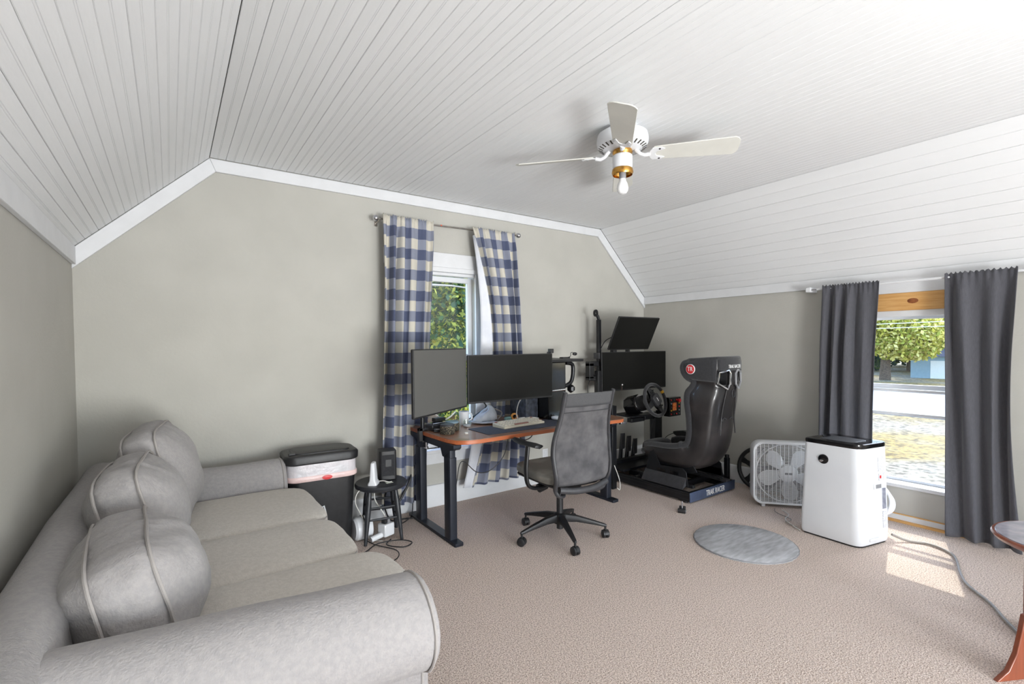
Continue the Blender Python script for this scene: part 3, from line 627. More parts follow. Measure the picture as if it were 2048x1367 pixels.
obj('handle', MB().tube(spline([(.04, 0, .09), (.07, 0, .085), (.072, 0, .045), (.038, 0, .03)], 5), .006, 8), wplast_m, t, world=False)
t = thing('drinking_glass', 'clear low plastic cup between canisters and white mug', 'cup', (1.93, 3.36, .737))
obj('cup', MB().lathe([(.003, .0), (.032, 0), (.036, .055), (.034, .055), (.030, .004), (.003, .004)], n=24), glass_m, t, world=False)
obj('contents', MB().lathe([(.003, .005), (.028, .005), (.03, .018), (.003, .02)], n=16), bag_m, t, world=False)
t = thing('tape_roll', 'small orange ring of tape behind the keyboard', 'tape', (2.44, 3.42, .737), rad(-20))
obj('ring', MB().loft([[V((r*math.cos(a), y, .03+r*math.sin(a))) for a in [2*PI*i/20 for i in range(20)]] for r, y in ((.018, -.012), (.03, -.012), (.03, .012), (.018, .012))], cap=False, loop=True), mat('orange_plastic', (226, 150, 60), .4, c2=(236, 166, 80), scale=30), t, world=False)
L_(obj('eraser', softbox(.07, .03, .03, 4, 8).xf(Matrix.Translation((2.385, 3.44, .752))), mat('teal_rubber', (120, 160, 158), .6, c2=(130, 170, 168), scale=30), sharp=0), 'teal rubber lump behind the keyboard', 'eraser')
cable([(2.39, 3.20, .98), (2.40, 3.30, .90), (2.42, 3.36, .80), (2.42, 3.33, .745), (2.40, 3.245, .765)], .005, cable_w, 'white cable dropping from wide monitor to the keyboard')
cable([(2.47, 3.40, .75), (2.56, 3.36, .755), (2.63, 3.32, .745)], .006, cable_w, 'pinkish white cable behind the keyboard right end')
for i, pts in enumerate([[(2.15, 3.60, .95), (2.25, 3.58, .86), (2.15, 3.56, .80), (2.05, 3.55, .76)], [(2.3, 3.6, .97), (2.28, 3.55, .86), (2.36, 3.5, .80), (2.3, 3.48, .745)], [(1.7, 3.5, .86), (1.8, 3.53, .79), (1.86, 3.53, .80), (1.93, 3.55, .84)]]):
    cable(pts, .006, [cable_b, cable_g, cable_w][i], ['black cable coiled behind the grey cap', 'grey cable draped under the wide monitor', 'white cable loop behind the canisters'][i])
# monitors
def monitor(name, label, A, B, h, th, m, grp, tilt_top=None, chin=.012, bez=.007):
    """A, B lower left and lower right corners seen from the front"""
    A, B = V(A), V(B); x = (B-A); W_ = x.length; x.normalize()
    upv = V((0, 0, 1)) if tilt_top is None else V(tilt_top).normalized()
    n = x.cross(upv).normalized()      # towards the viewer
    c0 = (A+B)/2
    t = thing(name, label, 'monitor', tuple(c0), 0, grp)
    Mx = basis(x, upv, n, c0)
    obj('housing', MB().prism(rrect(-W_/2, 0, W_/2, h, .008, 3), -th, 0).xf(Mx), black_m, t, bev=.003)
    obj('screen', MB().prism([(-W_/2+bez, chin), (W_/2-bez, chin), (W_/2-bez, h-bez), (-W_/2+bez, h-bez)], -.001, .0012).xf(Mx), m, t)
    obj('rear_bulge', MB().loft([[V((a, b, z)) for a, b in rrect(-W_*k, h*.5-h*.3*k2, W_*k, h*.5+h*.3*k2, .02, 3)] for z, k, k2 in ((-th, .3, 1), (-th-.025, .22, .8))]).xf(Mx), black_m, t, bev=.003)
    return t, Mx
monitor('monitor', 'left desk monitor with a reflection painted into its grey screen, angled inward over desk corner', (1.247, 2.84, .925), (1.826, 3.178, .925), .445, .02, screen2_m, 'monitors on the desk')
monitor('monitor', 'wide black monitor in the middle of the desk', (1.826, 3.16, .947), (2.64, 3.14, .947), .37, .02, screen_m, 'monitors on the desk', chin=.014)
t = thing('monitor_mount', 'black pole arm clamped to the left desk edge behind monitor', 'mount', (1.545, 3.42, .70))
obj('clamp', MB().box(1.535, 3.40, .66, 1.565, 3.44, .76).box(1.535, 3.40, .738, 1.64, 3.44, .76).box(1.56, 3.405, .65, 1.62, 3.435, .665), black_m, t, bev=.003)
obj('pole', MB().cyl((1.57, 3.42, .76), (1.57, 3.42, 1.26), .016), blackm_m, t)
obj('arm', MB().tube([(1.57, 3.42, 1.15), (1.60, 3.25, 1.15), (1.53, 3.045, 1.15)], .018, 8), blackm_m, t)
obj('clamp_screw', MB().cyl((1.60, 3.42, .60), (1.60, 3.42, .655), .008, n=10).cyl((1.60, 3.42, .60), (1.60, 3.42, .61), .018, n=12), chrome_m, t)
t = thing('monitor_mount', 'black arm holding the wide monitor from behind', 'mount', (2.25, 3.6, .737))
obj('clamp', MB().box(2.21, 3.66, .66, 2.29, 3.75, .76), black_m, t, bev=.004)
obj('pole', MB().cyl((2.25, 3.68, .76), (2.25, 3.68, 1.2), .018), blackm_m, t)
obj('arm', MB().tube([(2.25, 3.68, 1.13), (2.30, 3.4, 1.13), (2.24, 3.19, 1.13)], .02, 8), blackm_m, t)
# computer tower
t = thing('computer_tower', 'black computer tower with grey glass side on the desk behind the chair', 'computer', (2.78, 3.42, .737))
obj('case', MB().box(2.66, 3.22, .737, 2.86, 3.62, 1.235), blacks_m, t, bev=.006)
obj('top_shelf', MB().box(2.66, 3.20, 1.236, 3.06, 3.62, 1.26), black_m, t, bev=.004)
obj('glass_panel', MB().box(2.52, 3.36, .745, 2.655, 3.60, .985), mat('smoked_glass', (96, 102, 116), .15, c2=(70, 72, 80), scale=30, coat=.5), t, bev=.004)
obj('bracket_tube', MB().tube(spline([(2.88, 3.24, 1.225), (2.955, 3.24, 1.21), (2.965, 3.24, 1.14), (2.945, 3.24, 1.06), (2.90, 3.24, 1.03), (2.86, 3.24, 1.02)], 5), .018, 10), blackm_m, t)
obj('knob', MB().lathe([(.005, 0), (.03, 0), (.04, .02), (.03, .045), (.005, .05)], (0, 0, 0), 6, Matrix.Translation((2.90, 3.22, .995)) @ Matrix.Rotation(PI/2, 4, 'Y')), blackm_m, t)
obj('rail', MB().cyl((2.68, 3.205, .99), (2.84, 3.205, .995), .009, n=10), chrome_m, t)
L_(obj('webcam', MB().box(2.63, 3.15, 1.318, 2.665, 3.19, 1.355).box(2.61, 3.16, 1.30, 2.64, 3.18, 1.33), black_m, bev=.004), 'small black camera clipped beside the wide monitor top corner', 'camera')
t = thing('microphone', 'small black gooseneck microphone on the computer top', 'microphone', (3.0, 3.4, 1.26))
obj('base', MB().box(2.97, 3.38, 1.26, 3.06, 3.43, 1.272), dgray_m, t, bev=.003)
obj('neck', MB().tube(spline([(3.05, 3.4, 1.27), (3.08, 3.4, 1.28), (3.085, 3.4, 1.31), (3.11, 3.4, 1.315)], 4), .003, 6), black_m, t)
obj('head', softbox(.05, .03, .03, 2.4, 8).xf(Matrix.Translation((3.135, 3.4, 1.30))), black_m, t, sharp=0)
# wall outlet
t = thing('wall_outlet', 'white outlet plate on the back wall under the desk', 'outlet', (3.08, YB, .283))
obj('plate', MB().box(3.045, YB-.006, .23, 3.115, YB, .335), white_m, t, bev=.002)
for z in (.26, .30): obj('socket', MB().box(3.066, YB-.0085, z-.012, 3.094, YB-.005, z+.012), wplast_m, t, bev=.002)

# ------------------------------------------------------------------ office chair
ch = thing('office_chair', 'dark grey mesh-back office chair facing the desk', 'chair', (2.285, 2.645, 0), rad(-3))
A = lambda n_, mb, m, par=None, **k: obj(n_, mb, m, par or ch, world=False, **k)
hub = A('hub', MB().lathe([(.01, .10), (.045, .10), (.05, .13), (.045, .165), (.03, .175), (.01, .175)], n=24), black_m)
for k in range(5):
    a = rad(175+72*k+3); dx, dy = math.cos(a), math.sin(a); n_ = V((-dy, dx, 0))
    rings = []
    for d, z, hw, hh in ((.03, .14, .026, .028), (.12, .135, .022, .022), (.25, .108, .017, .014), (.315, .092, .014, .011), (.335, .088, .008, .008)):
        c0 = V((dx*d, dy*d, z)); rings.append([c0+n_*hw*.7+V((0, 0, hh)), c0+n_*hw, c0+n_*hw*.8-V((0, 0, hh)), c0-n_*hw*.8-V((0, 0, hh)), c0-n_*hw, c0-n_*hw*.7+V((0, 0, hh))])
    lg = A('leg', MB().loft(rings), black_m, hub, bev=.003)
    cs = A('caster', MB(), black_m) if False else None
    cx, cy = dx*.325, dy*.325; wa = a+[.6, 1.9, .3, 2.4, 1.2][k]; wx, wy = math.cos(wa), math.sin(wa)
    mb = MB()
    for s in (-1, 1):
        p = V((cx+wx*s*.013, cy+wy*s*.013, .029)); q = V((wx*s, wy*s, 0))
        mb.tube([p-q*.010, p-q*.008, p+q*.008, p+q*.012], [.026, .029, .029, .022], 18)
    mb.cyl((cx, cy, .045), (cx, cy, .095), .008, n=10)
    hood = [(cx+wx*s, cy+wy*s) for s in (0,)]
    mb.loft([[V((cx+wx*s-wy*.031*math.cos(t), cy+wy*s+wx*.031*math.cos(t), .03+.031*math.sin(t))) for t in [PI*i/10 for i in range(11)]] for s in (-.008, .008)])
    A('caster', mb, black_m)
col = A('gas_column', MB().cyl((0, 0, .06), (0, 0, .30), .024, n=20).cyl((0, 0, .30), (0, 0, .41), .014, n=16), black_m)
A('mechanism', MB().loft([[V((x, y, z)) for x, y in rrect(-w_, -.16, w_, .12, .03, 3)] for z, w_ in ((.375, .05), (.395, .085), (.425, .09))]), black_m, bev=.004)
A('tilt_knob', MB().cyl((-.17, .03, .37), (-.10, .03, .385), .032, .03, 16), black_m, bev=.004)
A('seat_pan', MB().loft([[V((x, y, z)) for x, y in rrect(-w_, -.225, w_, .25, .07, 5)] for z, w_ in ((.425, .20), (.445, .235), (.452, .235))]), black_m)
A('seat', softbox(.50, .50, .075, 5, 18, (0, 0, .12)).xf(Matrix.Translation((0, .015, .485)) @ Matrix.Rotation(rad(2), 4, 'X')), seatleather_m, sharp=0)
prof = [(-.235, .43), (-.265, .50), (-.262, .58), (-.248, .67), (-.252, .76), (-.272, .86), (-.30, .96), (-.335, 1.085)]
hwid = lambda z: .212+.036*math.sin(PI*min(1, max(0, (z-.40)/.5)))-.004*max(0, z-.9)*10*.4
def yat(z):
    for (ya, za), (yb, zb) in zip(prof, prof[1:]):
        if z <= zb: return ya+(yb-ya)*(z-za)/(zb-za)
    return prof[-1][0]
fr = []
for s in (-1, 1):
    pts = [V((s*.04, -.06, .375)), V((s*.10, -.17, .36)), V((s*.19, -.235, .385))]+[V((s*hwid(z), y, z)) for y, z in prof]
    A('back_tube', MB().tube(spline(pts, 5), .0165, 10, flat=.75), dgray_m)
A('back_bar', MB().tube(spline([(-.205, -.262, .435), (-.1, -.285, .42), (0, -.29, .415), (.1, -.285, .42), (.205, -.262, .435)], 4), .022, 10), dgray_m)
def backf(u, v, off=0):
    z = .455+.615*v; s = 2*u-1; y = yat(z)
    return V((s*(hwid(z)-.008), y-.035*(1-s*s)*(1-.6*v)-off, z))
A('back_mesh', MB().grid(backf, 20, 30), mesh_m, sharp=0, solid=.003)
A('top_band', MB().grid(lambda u, v: backf(u, .86+.145*v, .004), 20, 5), mat('mesh_band', (66, 66, 68), .85, c2=(78, 78, 80), scale=300, bump=.4), sharp=0, solid=.006)
A('band_seam', MB().tube([backf(i/20, .865, .008) for i in range(21)], .0045, 6).tube([backf(i/20, .80, .006) for i in range(21)], .003, 6), dgray_m)
for s in (-1, 1):
    A('arm_post', MB().tube(spline([(s*.06, 0, .395), (s*.20, 0, .385), (s*.275, 0, .42), (s*.293, .0, .52), (s*.285, .0, .62), (s*.275, .0, .70)], 5), .021, 10, flat=.65), black_m)
    A('armrest', MB().loft([[V((s*.275+.006*s*math.sin(y*9)+w_*math.cos(t), y, .705+dz+.013*math.sin(t))) for t in [2*PI*i/14 for i in range(14)]] for y, w_, dz in ((-.13, .012, .0), (-.125, .034, .002), (-.05, .044, .003), (.05, .042, .0), (.12, .036, .006), (.16, .022, .01), (.168, .008, .01))]), black_m)

# ------------------------------------------------------------------ racing simulator
GX0, GX1, GY0, GY1 = 3.64, 4.34, 2.505, 3.70
rig = thing('racing_simulator_frame', 'black aluminium racing simulator frame with bucket seat in the right corner', 'simulator', (3.99, 3.0, 0))
def extrusion(x0, y0, z0, x1, y1, z1):
    mb = MB().box(x0, y0, z0, x1, y1, z1)
    return mb
for X in (GX0, GX1-.04):
    r_ = obj('side_rail', extrusion(X, GY0, .015, X+.04, GY1, .095), blackm_m, rig, bev=.004)
    for z in (.035, .07): obj('rail_slot', MB().box(X-.001, GY0+.01, z-.003, X+.041, GY1-.01, z+.003), black_m, r_)
obj('rear_crossbar', MB().box(GX0+.04, GY0, .015, GX1-.04, GY0+.04, .09), blackm_m, rig, bev=.003)
pl_ = obj('rear_plate', MB().box(GX0, GY0-.008, .012, GX1, GY0-.001, .098), blue_m, rig, bev=.002)
tm = text_mesh('TRAK RACER', .062, .001)
obj('plate_lettering', tm.xf(basis((1, 0, 0), (0, 0, 1), (0, -1, 0), (4.02, GY0-.0095, .052)) @ Matrix.Diagonal((.8, 1.15, 1, 1))), logo_w, pl_, sharp=0)
obj('front_crossbar', MB().box(GX0+.04, GY1-.06, .015, GX1-.04, GY1, .095), blackm_m, rig, bev=.003)
for y in (2.72, 3.12): obj('seat_crossbar', MB().box(GX0+.04, y, .05, GX1-.04, y+.04, .10), blackm_m, rig, bev=.003)
for X in (3.755, 4.185): obj('seat_slider', MB().box(X, 2.55, .10, X+.035, 3.15, .13), black_m, rig, bev=.003)
for x, y in ((GX0+.02, GY0+.05), (GX1-.02, GY0+.05), (GX0+.02, GY1-.1), (GX1-.02, GY1-.1)): obj('rubber_foot', MB().cyl((x, y, 0), (x, y, .016), .02, n=14), black_m, rig)
obj('rear_upright', MB().box(4.29, 2.54, .095, 4.33, 2.58, .30).cyl((4.31, 2.56, .30), (4.31, 2.56, .33), .02, n=12), blackm_m, rig, bev=.003)
obj('rear_bolts', MB().box(4.2, 2.50, .09, 4.27, 2.56, .115), dgray_m, rig, bev=.003)
for X in (3.70, 4.245):
    b_ = obj('seat_bracket', MB().prism([(2.56, .13), (3.03, .13), (3.03, .16), (2.98, .37), (2.93, .395), (2.86, .26), (2.62, .28), (2.58, .25)], X, X+.008, 'x'), blackm_m, rig, bev=.002)
    obj('bracket_flange', MB().prism([(X, .13), (X-.055 if X < 4 else X+.06, .105), (X-.055 if X < 4 else X+.06, .112), (X, .20)], 2.58, 3.03, 'y'), dgray_m, b_)
    for y0 in (2.66, 2.80): obj('slot', MB().box(X-.002, y0, .205, X+.010, y0+.09, .235), blacks_m, b_)
obj('pedal_deck', MB().box(3.70, 3.30, .10, 4.28, 3.62, .125).box(3.80, 3.20, .06, 3.86, 3.32, .11).box(4.12, 3.20, .06, 4.18, 3.32, .11), blackm_m, rig, bev=.003)
for x, h in ((3.98, .42), (4.08, .38), (4.18, .34)):
    p_ = obj('pedal', MB().prism([(3.58, .12), (3.62, .12), (3.585, h), (3.56, h)], x-.012, x+.012, 'x'), blackm_m, rig, bev=.002)
    obj('pedal_face', MB().prism([(3.56, h-.16), (3.568, h-.17), (3.567, h), (3.555, h+.005)], x-.03, x+.03, 'x'), dgray_m, p_, bev=.003)
obj('wheel_column', MB().box(4.065, 3.20, .095, 4.175, 3.27, .68), blackm_m, rig, bev=.004)
obj('wheel_arm', MB().box(3.93, 3.22, .615, 4.175, 3.42, .655).box(3.75, 3.24, .60, 3.95, 3.30, .64), blackm_m, rig, bev=.004)
# wheel base and wheel
WC = V((3.90, 3.07, .835)); wn = V((.04, -1, .30)).normalized()
wx = wn.cross(V((0, 0, 1))).normalized()*-1; wy = wx.cross(wn).normalized()*-1
wb = thing('wheel_base', 'black direct-drive wheel base on the simulator arm behind the steering wheel', 'wheel base', (3.88, 3.3, .655))
ax = lambda d: WC-wn*d
obj('motor_housing', MB().tube([ax(.07), ax(.09), ax(.17), ax(.18)], [.05, .075, .078, .06], 20), black_m, wb)
obj('motor_body', MB().tube([ax(.18), ax(.19), ax(.33), ax(.35)], [.085, .10, .10, .08], 8), blacks_m, wb, bev=.004)
obj('silver_ring', MB().tube([ax(.172), ax(.179)], [.092, .092], 24), chrome_m, wb)
obj('base_plate', MB().box(3.72, 3.20, .655, 4.03, 3.46, .672), blackm_m, wb, bev=.003)
obj('shaft', MB().tube([ax(.0), ax(.075)], [.028, .03], 16), black_m, wb)
obj('quick_release', MB().tube([(3.74, 3.36, .92), (3.735, 3.35, .97)], .007, 8).ball((3.735, 3.35, .975), .012, 6), chrome_m, wb)
sw = thing('steering_wheel', 'round black racing steering wheel with yellow centre mark', 'steering wheel', tuple(WC))
WM = basis(wx, wy, wn, WC) @ Matrix.Rotation(rad(-62), 4, 'Z')
obj('rim', MB().tube([(.158*math.cos(a), .158*math.sin(a), .0) for a in [2*PI*i/48 for i in range(48)]], .0165, 10, True).xf(WM), fab_black, sw)
obj('yellow_mark', MB().tube([(.158*math.cos(a), .158*math.sin(a), .0) for a in [rad(90-5+i*2.5) for i in range(5)]], .0175, 10).xf(WM), yellow_m, sw)
obj('spokes', MB().prism([(-.15, .012), (-.07, .045), (.07, .045), (.15, .012), (.15, -.02), (.075, -.03), (.03, -.06), (.022, -.15), (-.022, -.15), (-.03, -.06), (-.075, -.03), (-.15, -.02)], -.004, .004).xf(WM), black_m, sw, bev=.002)
obj('hub_pad', MB().prism(rrect(-.055, -.05, .055, .05, .02, 4), .004, .03).xf(WM), dgray_m, sw, bev=.004)
obj('hub_line', MB().box(-.02, -.004, .0301, .02, .004, .0312).xf(WM), logo_w, sw)
for s in (-1, 1):
    for k in range(4): obj('button', MB().cyl((s*.075+.014*s*(k % 2), -.03+.022*k, .004), (s*.075+.014*s*(k % 2), -.03+.022*k, .016), .0075, n=10).xf(WM), black_m, sw)
    obj('paddle', MB().prism([(s*.04, -.03), (s*.12, -.01), (s*.12, .04), (s*.04, .035)], -.03, -.026).xf(WM), blacks_m, sw)
bb = thing('button_box', 'small black button box with red and orange switches beside steering wheel', 'button box', (4.25, 3.12, .735))
obj('case', MB().box(4.15, 3.09, .64, 4.34, 3.16, .835), blacks_m, bb, bev=.004)
obj('bracket', MB().box(4.10, 3.15, .66, 4.20, 3.22, .70), blackm_m, bb)
obj('red_panel', MB().box(4.20, 3.086, .70, 4.26, 3.09, .78), mat('orange_red_print', (196, 60, 36), .4, c2=(236, 150, 60), scale=60), bb)
for i in range(4):
    for j in range(5):
        if 1 <= i <= 2 and 1 <= j <= 3: continue
        obj('button', MB().cyl((4.178+.043*i, 3.084, .665+.036*j), (4.178+.043*i, 3.091, .665+.036*j), .008, n=8), [red_m, gray_m, dgray_m, yellow_m][(i*2+j*3) % 4], bb)
obj('red_knob', MB().cyl((4.30, 3.07, .80), (4.30, 3.09, .80), .018, n=12), red_m, bb)
obj('side_knob', MB().cyl((4.34, 3.12, .685), (4.358, 3.12, .685), .01, n=10), black_m, bb)
gs = thing('gear_shifter', 'black gear shifter on a curved arm beside the bucket seat', 'shifter', (4.3, 2.95, .4))
obj('arm', MB().tube(spline([(4.36, 2.98, .06), (4.37, 3.0, .25), (4.34, 3.0, .38), (4.30, 2.97, .46)], 5), .022, 8), black_m, gs)
obj('shifter_body', MB().prism([(2.90, .40), (3.0, .41), (3.10, .46), (3.10, .485), (2.98, .505), (2.90, .49)], 4.22, 4.29, 'x'), black_m, gs, bev=.005)
obj('stick', MB().cyl((4.25, 2.95, .50), (4.25, 2.925, .60), .012, n=10), black_m, gs)
obj('knob', MB().tube([(4.25, 2.93, .575), (4.25, 2.928, .585), (4.25, 2.915, .645), (4.25, 2.914, .65)], [.012, .021, .023, .015], 14), blacks_m, gs)
cable([(4.25, 3.09, .47), (4.2, 3.14, .44), (4.17, 3.17, .40), (4.15, 3.19, .36)], .0035, cable_b, 'thin black cable from shifter to the wheel column')
cable([(4.04, 3.19, .62), (4.00, 3.19, .56), (3.99, 3.2, .48), (4.03, 3.2, .41), (4.06, 3.2, .38)], .0035, cable_b, 'black cable hanging left of the wheel column')
SXC = 3.94
# bucket seat
bs = thing('bucket_seat', 'black racing bucket seat with winged headrest and worn shell back', 'seat', (3.99, 2.7, .13), 0)
spine = [(3.135, .345, .19, .08), (3.11, .29, .21, .13), (2.98, .265, .225, .175), (2.80, .25, .232, .20), (2.62, .25, .232, .23), (2.50, .30, .222, .235), (2.415, .41, .212, .20), (2.375, .55, .21, .195), (2.355, .70, .21, .215), (2.335, .84, .215, .255), (2.32, .92, .205, .265), (2.31, .99, .185, .235), (2.30, 1.04, .188, .25), (2.297, 1.09, .20, .315), (2.295, 1.14, .204, .345), (2.293, 1.19, .204, .345), (2.293, 1.23, .202, .325), (2.295, 1.262, .19, .28)]
pts3 = spline([V((y, z, hw)) for y, z, hw, d in spine], 3); dep = [p.x for p in spline([V((d, 0, 0)) for *_, d in spine], 3)]
NS = len(pts3)
def seatpt(u, i, off=0.):
    p = pts3[i]; a = pts3[max(0, i-1)]; b = pts3[min(NS-1, i+1)]
    t = V((b.x-a.x, b.y-a.y)).normalized(); n = V((t.y, -t.x))         # towards the occupant (forward / up)
    if n.x*(2.75-p.x)+n.y*(.9-p.y) < 0: n = -n
    s = 2*u-1; q = abs(s); hw = p.z; D = dep[i]
    if q < .5: x = hw*.88*q/.5; d = .035*(q/.5)**2.5
    else:
        k = (q-.5)/.5; x = hw*(.88+.12*math.sin(k*PI/2))+.0*k; d = .035+(D-.035)*k
        x += .012*math.sin(k*PI)
    sg = 1 if s > 0 else -1
    return V((SXC+sg*(x-off*min(1, q/.5)), p.x+n.x*(d+off*(1-q)), p.y+n.y*(d+off*(1-q))))
def hole(u, v):
    z = pts3[min(NS-1, int(v*(NS-1)))].y; s = abs(2*u-1)
    return v > .6 and 1.02 < z < 1.15 and .12 < s < .50
NU = 32
obj('shell', MB().grid(lambda u, v: seatpt(u, round(v*(NS-1))), NU, NS-1, skip=hole), carbon_m, bs, solid=.012, sharp=0)
obj('padding', MB().grid(lambda u, v: seatpt(.012+.976*u, round(v*(NS-1)), .022), NU, NS-1, skip=hole), fab_black, bs, solid=.02, sharp=0)
rim_pts = [seatpt(0, i, .004) for i in range(NS)]
for s in (0, 1):
    obj('edge_bolster', MB().tube([seatpt(s, i, .006) for i in range(NS)], [.022+.012*math.sin(PI*min(1, i/NS)) for i in range(NS)], 10), fab_black, bs, sharp=0)
obj('top_roll', MB().tube([seatpt(i/20, NS-1) for i in range(21)], .018, 8), fab_black, bs)
obj('front_cushion', softbox(.36, .14, .15, 3.5, 12).xf(Matrix.Translation((SXC, 3.08, .37))), fab_black, bs, sharp=0)
obj('front_roll', MB().tube([seatpt(i/20, 0) for i in range(21)], .03, 8), fab_black, bs)
# padded cover of the head wings, outside
lo_i = next(i for i in range(NS) if pts3[i].y > 1.145 and i > NS//2)
wing_i0 = next(i for i in range(NS) if pts3[i].y > 1.04 and i > NS//2)
for sgn, (a, b) in (('l', (0, .25)), ('r', (.75, 1))):
    obj('wing_cover', MB().grid(lambda u, v: seatpt(a+(b-a)*u, wing_i0+round(v*(NS-1-wing_i0)), -.012), 8, NS-1-wing_i0), fab_black, bs, solid=.006, sharp=0)
obj('head_cover', MB().grid(lambda u, v: seatpt(.25+.5*u, lo_i+round(v*(NS-1-lo_i)), 0)+V((0, -.009, 0)), 12, NS-1-lo_i), fab_black, bs, solid=.006, sharp=0)
for s in (-1, 1):
    q = [(s*.045, 1.035), (s*.038, 1.13), (s*.07, 1.16), (s*.165, 1.14), (s*.175, 1.05), (s*.085, 1.0)]
    obj('harness_slot_frame', MB().tube([(SXC+x, 2.286+.03*max(0, (abs(x)-.1)/.07), z) for x, z in q], .010, 8, True), chrome_m if s < 0 else gray_m, bs, label='raised grey rim around a harness slot')
ry = lambda z: min(((abs(p.y-z), p.x) for p in pts3[NS//2:]))[1]-.008
for s in (-1, 1):
    obj('shell_rib', MB().tube(spline([(SXC+s*x, ry(z), z) for x, z in ((.066, 1.03), (.085, .9), (.10, .75), (.115, .60))], 4), .006, 6), carbon_m, bs)
    obj('shell_groove', MB().tube(spline([(SXC+s*x, ry(z)-.001, z) for x, z in ((.02, .73), (.06, .745), (.085, .72))], 4), .004, 6), dgray_m, bs)
for s, nme in ((-1, 'side_logo'), (1, 'side_logo')):
    X = 3.99+s*.232
    Mx = basis((0, -s*-1, 0), (0, 0, 1), (s, 0, 0), (X+s*.013, 2.545, 1.185))
    Mx = basis((0, s, 0), (0, 0, 1), (s, 0, 0), (SXC+s*.232, 2.545, 1.165))
    d_ = obj('round_badge', MB().lathe([(.001, -.02), (.043, -.02), (.043, .002), (.001, .003)], (0, 0, 0), 28, Mx), logo_w, bs, label='round red and white badge')
    obj('badge_disc', MB().lathe([(.001, .002), (.039, .002), (.038, .0045), (.001, .005)], (0, 0, 0), 28, Mx), red_m, d_)
    obj('badge_lettering', text_mesh('TR', .055, .0008).xf(Mx @ Matrix.Translation((0, 0, .006)) @ Matrix.Diagonal((.8, 1, 1, 1))), logo_w, d_, sharp=0)
obj('head_lettering', text_mesh('TRAK RACER', .038, .001).xf(basis((1, 0, 0), (0, 0, 1), (0, -1, 0), (SXC+.015, 2.281, 1.19)) @ Matrix.Diagonal((.82, 1.1, 1, 1))), logo_w, bs, sharp=0)
obj('back_emblem', MB().tube([(SXC+.035+.022*math.cos(a), ry(.96)-.003, .955+.034*math.sin(a)) for a in [2*PI*i/20 for i in range(20)]], .003, 6, True), dgray_m, bs)
sc_ = obj('side_cover', MB().prism([(2.50, .26), (2.56, .34), (2.68, .40), (2.85, .42), (2.98, .41), (3.0, .33), (2.9, .25), (2.6, .23)], 3.742, 3.752, 'x'), blackm_m, bs, bev=.003)
obj('side_slot', MB().box(3.7395, 2.70, .345, 3.743, 2.78, .39), blacks_m, sc_)
obj('release_button', MB().cyl((3.725, 2.955, .40), (3.742, 2.955, .40), .016, n=12), red_m, bs, label='red strap button')
# monitors of the simulator and their stand
monitor('monitor', 'lower black ultrawide simulator monitor behind the steering wheel', (3.558, 3.46, .905), (4.50, 3.40, .905), .402, .02, screen_m, 'monitors of the simulator')
monitor('monitor', 'upper black simulator monitor tilted forward above the wide one', (3.585, 3.40, 1.328), (4.20, 3.40, 1.328), .362, .018, screen_m, 'monitors of the simulator', tilt_top=(0, -.155, .325))
ms = thing('monitor_stand', 'tall black pole stand carrying the simulator monitors', 'stand', (3.58, 3.54, 0))
obj('base', MB().prism(rrect(3.40, 3.50, 4.46, 3.56, .01, 2), .12, .16).box(3.53, 3.50, 0, 3.62, 3.56, .12).box(4.38, 3.50, 0, 4.44, 3.56, .12), blackm_m, ms, bev=.003)
obj('pole', MB().box(3.57, 3.51, .16, 3.605, 3.55, 1.64), blackm_m, ms, bev=.004)
obj('hook', MB().tube([(3.588, 3.53, 1.64), (3.565, 3.53, 1.685)], .016, 8).loft([[V((3.545+r*math.cos(a), y, 1.705+1.4*r*math.sin(a))) for a in [2*PI*i/16 for i in range(16)]] for r, y in ((.012, 3.52), (.026, 3.52), (.026, 3.54), (.012, 3.54))], cap=False, loop=True), blackm_m, ms)
obj('clamp_collar', MB().box(3.55, 3.49, 1.24, 3.625, 3.57, 1.30), dgray_m, ms, bev=.004)
obj('arm_box', MB().box(3.435, 3.51, 1.04, 3.50, 3.57, 1.20).box(3.435, 3.51, 1.165, 3.72, 3.57, 1.215).box(3.435, 3.51, 1.02, 3.60, 3.57, 1.065), black_m, ms, bev=.006)
obj('arm_post', MB().box(3.52, 3.475, .87, 3.58, 3.53, 1.12), black_m, ms, bev=.004)
obj('crossbar', MB().box(3.60, 3.50, 1.08, 4.40, 3.54, 1.12), blackm_m, ms, bev=.003)
obj('upper_bracket', MB().box(3.72, 3.45, 1.12, 3.77, 3.50, 1.40).box(3.95, 3.45, 1.12, 3.97, 3.50, 1.36), black_m, ms, bev=.003)
cable([(3.595, 3.512, 1.34), (3.63, 3.48, 1.42), (3.69, 3.44, 1.46), (3.73, 3.42, 1.46)], .005, cable_b, 'black cable arching from the pole to the upper monitor')
cable([(3.47, 3.54, 1.03), (3.43, 3.53, .96), (3.45, 3.53, .86), (3.53, 3.50, .88)], .004, cable_b, 'black cable hanging under the monitor arm')
